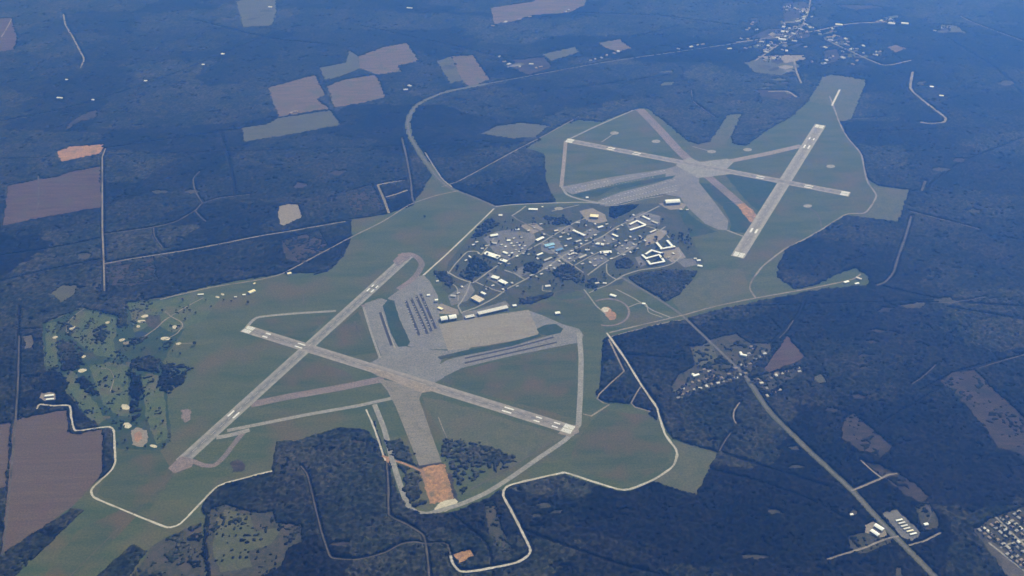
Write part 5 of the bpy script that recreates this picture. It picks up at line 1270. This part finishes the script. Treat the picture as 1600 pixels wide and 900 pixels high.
for p in VIL + VIL + [(1176, 595), (1190, 600), (1205, 592), (1222, 585), (1247, 577), (1210, 614)] * 3:
    if rng.random() < .9: far_tree(*G(p[0] + rng.uniform(-8, 8), p[1] + rng.uniform(-5, 5)), 1.25)
for p in nb_pts + nb_pts:
    if rng.random() < .8: far_tree(p[0] + rng.uniform(-14, 14), p[1] + rng.uniform(-14, 14), 0.95)
for (cx, cy), rx, ry, n in TOWN:
    for _ in range(n * 2): far_tree(*G(cx + rng.gauss(0, .5) * rx, cy + rng.gauss(0, .5) * ry), 1.2)
build_far_trees('countless dark garden trees among the houses of the village, the neighbourhood and the far town')

# ---------------------------------------------------------------- woods
def hash2(ix, iy, k):
    h = (ix.astype(np.int64) * 374761393 + iy.astype(np.int64) * 668265263 + k * 982451653) & 0x7fffffff
    h = ((h ^ (h >> 13)) * 1274126177) & 0x7fffffff
    h = (h ^ (h >> 16)) & 0xffffff
    return h / float(0xffffff)


def vnoise(x, y, s, k):
    x, y = x / s, y / s
    ix, iy = np.floor(x), np.floor(y)
    fx, fy = x - ix, y - iy
    fx, fy = fx * fx * (3 - 2 * fx), fy * fy * (3 - 2 * fy)
    a, b = hash2(ix, iy, k), hash2(ix + 1, iy, k)
    c, d = hash2(ix, iy + 1, k), hash2(ix + 1, iy + 1, k)
    return (a * (1 - fx) + b * fx) * (1 - fy) + (c * (1 - fx) + d * fx) * fy


def in_poly(X, Y, poly):
    res = np.zeros(X.shape, bool)
    x0, y0 = poly.min(0); x1, y1 = poly.max(0)
    sel = (X >= x0) & (X <= x1) & (Y >= y0) & (Y <= y1)
    if not sel.any(): return res
    xs, ys = X[sel], Y[sel]
    r = np.zeros(xs.shape, bool)
    n = len(poly)
    for i in range(n):
        ax, ay = poly[i]; bx, by = poly[i - 1]
        if ay == by: continue
        r ^= ((ay > ys) != (by > ys)) & (xs < (bx - ax) * (ys - ay) / (by - ay) + ax)
    res[sel] = r
    return res


def near_line(X, Y, line, hw):
    res = np.zeros(X.shape, bool)
    for a, b in zip(line, line[1:]):
        x0, x1 = min(a[0], b[0]) - hw, max(a[0], b[0]) + hw
        y0, y1 = min(a[1], b[1]) - hw, max(a[1], b[1]) + hw
        sel = (X >= x0) & (X <= x1) & (Y >= y0) & (Y <= y1)
        if not sel.any(): continue
        xs, ys = X[sel], Y[sel]
        d = b - a
        L2 = (d * d).sum() or 1e-9
        t = np.clip(((xs - a[0]) * d[0] + (ys - a[1]) * d[1]) / L2, 0, 1)
        res[sel] |= (xs - a[0] - t * d[0]) ** 2 + (ys - a[1] - t * d[1]) ** 2 < hw * hw
    return res


def crowns(X, Y, sp, hmin, hmax):
    """height of the canopy over the map point: the highest of the round tree crowns around it"""
    gx, gy = np.floor(X / sp), np.floor(Y / sp)
    z = np.zeros(X.shape)
    stand = 0.72 + 0.5 * vnoise(X, Y, 170, 5)
    for i in (-1, 0, 1):
        for j in (-1, 0, 1):
            cx, cy = gx + i, gy + j
            tx = (cx + 0.1 + 0.8 * hash2(cx, cy, 1)) * sp
            ty = (cy + 0.1 + 0.8 * hash2(cx, cy, 2)) * sp
            h = hmin + (hmax - hmin) * hash2(cx, cy, 3)
            r = sp * (0.62 + 0.4 * hash2(cx, cy, 4))
            d2 = ((X - tx) ** 2 + (Y - ty) ** 2) / (r * r)
            z = np.maximum(z, h * np.clip(1 - 0.55 * d2, 0.0, 1))
    return np.maximum(z * stand, 2.2)


class Canopy:
    def __init__(self):
        self.V, self.F, self.n = [], [], 0

    def add(self, x0, x1, y0, y1, cell, maskfn, sp, hmin, hmax):
        nx, ny = int((x1 - x0) / cell), int((y1 - y0) / cell)
        cx = x0 + (np.arange(nx) + 0.5) * cell
        cy = y0 + (np.arange(ny) + 0.5) * cell
        CX, CY = np.meshgrid(cx, cy)
        mk = maskfn(CX, CY)
        vx = x0 + np.arange(nx + 1) * cell
        vy = y0 + np.arange(ny + 1) * cell
        VX, VY = np.meshgrid(vx, vy)
        VX = VX + nrng.uniform(-.33, .33, VX.shape) * cell
        VY = VY + nrng.uniform(-.33, .33, VY.shape) * cell
        used = np.zeros(VX.shape, bool)
        used[:-1, :-1] |= mk; used[1:, :-1] |= mk; used[:-1, 1:] |= mk; used[1:, 1:] |= mk
        Z = np.zeros(VX.shape)
        Z[used] = crowns(VX[used], VY[used], sp, hmin, hmax)
        full = np.zeros(VX.shape, bool)
        full[1:-1, 1:-1] = mk[:-1, :-1] & mk[1:, :-1] & mk[:-1, 1:] & mk[1:, 1:]
        Z[~full] *= 0.55                                   # lower growth along the edge of the wood
        idx = np.full(VX.shape, -1, np.int64)
        k = int(used.sum())
        idx[used] = np.arange(k) + self.n
        top = np.stack([VX[used], VY[used], Z[used]], 1)
        a, b, c, d = idx[:-1, :-1][mk], idx[:-1, 1:][mk], idx[1:, 1:][mk], idx[1:, :-1][mk]
        F = [np.stack([a, b, c, d], 1)]
        # side of the wood: down to the ground where the next cell is open
        pad = np.zeros((ny + 2, nx + 2), bool); pad[1:-1, 1:-1] = mk
        base = {}
        edges = []
        for dy, dx, va, vb in ((-1, 0, (0, 0), (0, 1)), (1, 0, (1, 1), (1, 0)), (0, -1, (1, 0), (0, 0)), (0, 1, (0, 1), (1, 1))):
            op = mk & ~pad[1 + dy:ny + 1 + dy, 1 + dx:nx + 1 + dx]
            iy, ix = np.nonzero(op)
            edges.append(np.stack([idx[iy + va[0], ix + va[1]], idx[iy + vb[0], ix + vb[1]]], 1))
        E = np.concatenate(edges) if edges else np.zeros((0, 2), np.int64)
        allv = top
        if len(E):
            ue, inv = np.unique(E, return_inverse=True)
            inv = inv.reshape(E.shape)
            low = top[ue - self.n].copy(); low[:, 2] = 0.0
            nb = self.n + k
            allv = np.concatenate([top, low])
            F.append(np.stack([E[:, 1], E[:, 0], inv[:, 0] + nb, inv[:, 1] + nb], 1))
        self.V.append(allv); self.F.append(np.concatenate(F)); self.n += len(allv)

    def build(self, name, mat):
        V = np.concatenate(self.V).astype(np.float32); Fq = np.concatenate(self.F).astype(np.int32)
        me = bpy.data.meshes.new(name)
        me.vertices.add(len(V)); me.vertices.foreach_set('co', V.ravel())
        me.loops.add(Fq.size); me.loops.foreach_set('vertex_index', Fq.ravel())
        me.polygons.add(len(Fq)); me.polygons.foreach_set('loop_start', np.arange(0, Fq.size, 4, dtype=np.int32))
        me.polygons.foreach_set('loop_total', np.full(len(Fq), 4, np.int32))
        me.update(calc_edges=True)
        me.validate()
        me.materials.append(mat)
        o = bpy.data.objects.new(name, me); C.objects.link(o)
        return o


def wood_mask(X, Y):
    jx = X + 14 * (vnoise(X, Y, 20, 21) - .5) + 8 * (vnoise(X, Y, 70, 23) - .5)
    jy = Y + 14 * (vnoise(X, Y, 20, 22) - .5) + 8 * (vnoise(X, Y, 70, 24) - .5)
    clear = np.zeros(X.shape, bool)
    for p in CLEAR_POLYS: clear |= in_poly(jx, jy, p)
    for l, hw in CLEAR_LINES: clear |= near_line(X, Y, l, hw)
    gap = vnoise(X, Y, 16, 31) * 0.6 + vnoise(X, Y, 60, 32) * 0.4
    return ~clear & (gap > 0.22)


# rides: narrow cut lines through the timber without any surface of their own
for px, hw in [([(0, 190), (120, 165), (260, 120), (400, 62), (470, 40)], 7), ([(345, 205), (360, 260), (368, 305)], 9), ([(165, 232), (300, 212), (420, 196)], 8),
               ([(0, 400), (80, 388), (160, 372)], 8), ([(1045, 560), (960, 553)], 7), ([(1060, 722), (1180, 752), (1260, 780), (1330, 815)], 7), ([(1130, 708), (1200, 732), (1290, 760)], 7),
               ([(1440, 300), (1500, 255), (1600, 215)], 8), ([(880, 140), (960, 130), (1040, 118)], 9), ([(900, 20), (1030, 25), (1150, 40)], 10), ([(560, 40), (700, 70), (790, 92)], 9),
               ([(1370, 446), (1480, 470), (1600, 480)], 8), ([(1205, 500), (1240, 540)], 6), ([(1180, 560), (1240, 500), (1258, 470)], 7), ([(1480, 600), (1380, 660)], 6),
               ([(820, 830), (960, 880), (1060, 905)], 6), ([(700, 800), (760, 850), (770, 900)], 5), ([(1600, 555), (1500, 580), (1440, 610)], 7), ([(30, 480), (28, 530)], 7), ([(0, 440), (60, 425), (160, 405)], 8),
               ([(1480, 60), (1560, 110), (1600, 150)], 10), ([(300, 30), (420, 60), (520, 70)], 10), ([(1480, 480), (1600, 500)], 7), ([(1560, 370), (1600, 376)], 7), ([(985, 60), (1060, 40)], 9)]:
    CLEAR_LINES.append((np.array(spline(GP(px))), hw))
forest = Canopy()
forest.add(-3500, 3500, 2450, 4600, 5.5, wood_mask, 13, 4, 16)
forest.add(-4600, 4600, 4600, 6600, 8.0, wood_mask, 15, 4, 14)
forest.add(-6900, 6900, 6600, 11600, 15.0, wood_mask, 24, 6, 11)
tag(forest.build('forest', M['pine']), 'dark blue green pine forest spreading round the airfields to the far distance', 'forest', None, 'stuff')

# thin tree growth on scrub and cutover ground
def scrub_mask(polys, thr, k, fine=13, warp=0):
    P = [np.array(GP(p)) for p in polys]
    def f(X, Y):
        r = np.zeros(X.shape, bool)
        wx = X + warp * (vnoise(X, Y, 20, 71) - .5) + warp * (vnoise(X, Y, 60, 73) - .5)
        wy = Y + warp * (vnoise(X, Y, 20, 72) - .5) + warp * (vnoise(X, Y, 60, 74) - .5)
        for p in P: r |= in_poly(wx, wy, p)
        for l, hw in CLEAR_LINES: r &= ~near_line(X, Y, l, hw)
        return r & (vnoise(X, Y, fine, k) * .6 + vnoise(X, Y, 75, k + 1) * .4 > thr)
    return f, P
for px, thr, lab in [
    ([(330, 795), (350, 788), (395, 800), (425, 800), (432, 815), (470, 820), (475, 845), (450, 855), (440, 885), (400, 905), (330, 905), (322, 850)], .69, 'broken thickets in the scrubby clearing at the bottom left'),
    ([(1100, 540), (1078, 543), (1086, 572), (1060, 585), (1048, 604), (1056, 625), (1130, 600), (1168, 590), (1206, 548), (1172, 537), (1150, 521)], .6, 'small thickets between the village plots'),
    ([(1315, 655), (1335, 645), (1396, 700), (1452, 776), (1440, 786), (1378, 742)], .68, 'sparse saplings on the brown cutover right of the highway'),
    ([(1468, 595), (1522, 578), (1615, 665), (1625, 720), (1535, 665)], .66, 'sparse tree rows on the streaked cutover at the right edge'),
    ([(240, 850), (315, 815), (322, 905), (200, 910)], .62, 'low bushes on the rough ground at the bottom edge'),
    ([(756, 788), (770, 782), (800, 858), (780, 864)], .6, 'bushes on the slanting scrub strip'),
    ([(165, 412), (240, 402), (245, 440), (168, 445)], .5, 'thin growth below the left lane'),
    ([(440, 375), (500, 360), (515, 392), (470, 412)], .5, 'thin growth above the diagonal road'),
    ([(540, 300), (582, 288), (600, 326), (552, 338)], .5, 'thin growth left of the E shaped tracks'),
    ([(1170, 592), (1255, 574), (1220, 600), (1182, 610)], .55, 'thickets between the plots below the triangular field'),
    ([(1325, 838), (1385, 842), (1390, 850), (1350, 866)], .55, 'thickets along the side lane at the lower right'),
    ([(1428, 790), (1450, 786), (1468, 815), (1445, 830)], .55, 'thickets right of the storage rows')]:
    f, P = scrub_mask([px], thr, 40 + len(px))
    lo, hi = P[0].min(0), P[0].max(0)
    c = Canopy()
    low = 'cutover' in lab or 'growth' in lab
    c.add(lo[0], hi[0], lo[1], hi[1], 4.5, f, 8, 2.5 if low else 3, 5 if low else 9)
    tag(c.build('thicket', M['oak']), lab, 'thicket', None, 'stuff')

f, P = scrub_mask([[(66, 506), (128, 481), (178, 492), (200, 473), (300, 458), (300, 500), (270, 540), (262, 620), (268, 690), (182, 700), (178, 674), (125, 640), (95, 585), (71, 580)]], .75, 90, 11)
lo, hi = P[0].min(0), P[0].max(0)
c = Canopy()
c.add(lo[0], hi[0], lo[1], hi[1], 4.5, f, 8, 4, 9)
tag(c.build('thicket', M['oak']), 'scattered bushes and small trees in the rough of the golf course', 'thicket', None, 'stuff')

# woods and groves standing inside the clearing
for px, lab in [
    ([(602, 690), (628, 684), (646, 712), (654, 738), (664, 786), (648, 790), (640, 784), (630, 752), (622, 724)], 'dark wood inside the taxiway loop left of the closed runway'),
    ([(688, 678), (704, 690), (720, 688), (752, 694), (776, 700), (800, 715), (790, 722), (740, 752), (715, 770), (706, 750), (697, 722)], 'dark wood inside the taxiway loop right of the closed runway'),
    ([(0, 868), (112, 795), (131, 798), (20, 905), (-50, 940)], 'long dark plantation strip beside the striped ploughed field'),
    ([(207, 851), (231, 862), (190, 912), (140, 912)], 'short dark plantation block at the bottom left'),
    ([(163, 672), (177, 674), (178, 725), (172, 735), (160, 742)], 'narrow dark tree belt left of the white perimeter road'),
    ([(758, 346), (768, 343), (778, 346), (780, 352), (765, 362), (742, 372), (736, 369)], 'dark grove at the top left corner of the base'),
    ([(729, 404), (742, 400), (769, 418), (751, 431), (733, 437), (722, 433), (728, 419)], 'dark square grove enclosed by streets in the left of the base'),
    ([(680, 424), (695, 425), (712, 440), (702, 450), (683, 435)], 'dark grove between the near ramp and the base'),
    ([(820, 413), (836, 410), (848, 415), (835, 427), (819, 425)], 'small dark grove below the main street of the base'),
    ([(872, 417), (886, 413), (906, 425), (925, 440), (905, 441), (881, 436), (866, 428)], 'triangular dark grove in the lower middle of the base'),
    ([(918, 436), (932, 432), (938, 445), (926, 452), (915, 448)], 'small dark grove above the two pale huts'),
    ([(812, 467), (850, 460), (866, 458), (860, 465), (830, 474), (811, 475)], 'long dark grove right of the long hangar'),
    ([(953, 323), (998, 320), (985, 330), (960, 341), (952, 338)], 'dark wood below the far parking rows'),
    ([(850, 337), (884, 340), (895, 350), (860, 353), (848, 346)], 'dark thin grove left of the cream hall'),
    ([(981, 433), (1003, 426), (1035, 421), (1070, 422), (1088, 424), (1083, 436), (1060, 461), (1040, 472), (1006, 456)], 'large dark wood below the barracks'),
    ([(962, 409), (980, 403), (990, 411), (985, 420), (963, 419)], 'dark grove left of the barracks rings'),
    ([(890, 395), (905, 388), (912, 394), (898, 402)], 'small dark grove right of the blue roofs'),
    ([(88, 534), (108, 529), (128, 548), (131, 565), (122, 578), (91, 577)], 'dark grove at the left of the golf course'),
    ([(148, 513), (167, 509), (172, 525), (165, 537), (154, 532)], 'clump of trees inside the ring shaped fairway'),
    ([(181, 484), (199, 474), (198, 512), (188, 519), (183, 506)], 'dark wedge of wood at the top of the golf course'),
    ([(196, 531), (208, 525), (230, 530), (216, 537), (200, 541)], 'dark trees below the golf pond'),
    ([(205, 558), (215, 554), (238, 557), (252, 566), (246, 582), (222, 579), (207, 572)], 'dark grove at the head of the long fairway'),
    ([(253, 568), (300, 574), (290, 592), (262, 616), (251, 600)], 'dark triangular wood right of the golf course'),
    ([(203, 582), (215, 583), (222, 602), (220, 640), (212, 657), (201, 648), (206, 620)], 'long dark tree belt between two fairways'),
    ([(118, 590), (128, 588), (155, 614), (149, 622), (134, 611)], 'slanting row of trees on the golf course'),
    ([(118, 642), (128, 645), (133, 656), (150, 663), (160, 667), (120, 671)], 'dark corner wood between the golf course and the ploughed field'),
    ([(60, 575), (96, 582), (104, 604), (100, 610), (60, 612)], 'dark wood at the far left end of the golf course'),
    ([(500, 424), (516, 421), (532, 401), (545, 382), (536, 400), (522, 416), (512, 424), (490, 430)], 'thin fringe of trees at the corner of the open turf'),
    ([(1020, 640), (1030, 652), (1026, 656), (1012, 646)], 'tiny triangle of trees beside the white dirt road'),
    ([(432, 690), (470, 690), (500, 684), (440, 720), (425, 735)], 'dark fringe of trees below the long taxiway'),
    ([(760, 720), (800, 712), (806, 722), (775, 738)], 'dark scrubby wood beside the lower taxiway'),
]:
    wild = any(q in lab for q in ('golf', 'base', 'fairway', 'clump', 'scrubby', 'right of the closed', 'blue roofs', 'huts', 'cream hall', 'loop left'))
    f, P = scrub_mask([px], (.5 if 'right of the closed' in lab else .37) if wild else .22, 60, 12, 26 if wild else 8)
    lo, hi = P[0].min(0), P[0].max(0)
    c = Canopy()
    c.add(lo[0] - 14, hi[0] + 14, lo[1] - 14, hi[1] + 14, 4.5, f, 9.5, 5, 12)
    tag(c.build('grove', M['pine']), lab, 'grove', None, 'stuff')

# ---------------------------------------------------------------- the air
V, Fc = [], []
box_mesh(V, Fc, -30500, 30500, -18500, 48500, -1.0, CAM_H + 120)
mh = bpy.data.materials.new('haze')
mh.use_nodes = True
n, l = mh.node_tree.nodes, mh.node_tree.links
n.remove(n['Principled BSDF'])
pv = n.new('ShaderNodeVolumePrincipled')
pv.inputs['Color'].default_value = (*HAZE_COLOR, 1)
pv.inputs['Absorption Color'].default_value = (1, 1, 1, 1)
pv.inputs['Density'].default_value = HAZE_DENSITY
pv.inputs['Anisotropy'].default_value = 0.6
l.new(pv.outputs[0], n['Material Output'].inputs['Volume'])
tag(mesh_obj('haze', V, Fc, mh), 'blue haze filling the air between the camera and the ground', 'haze', None, 'stuff')
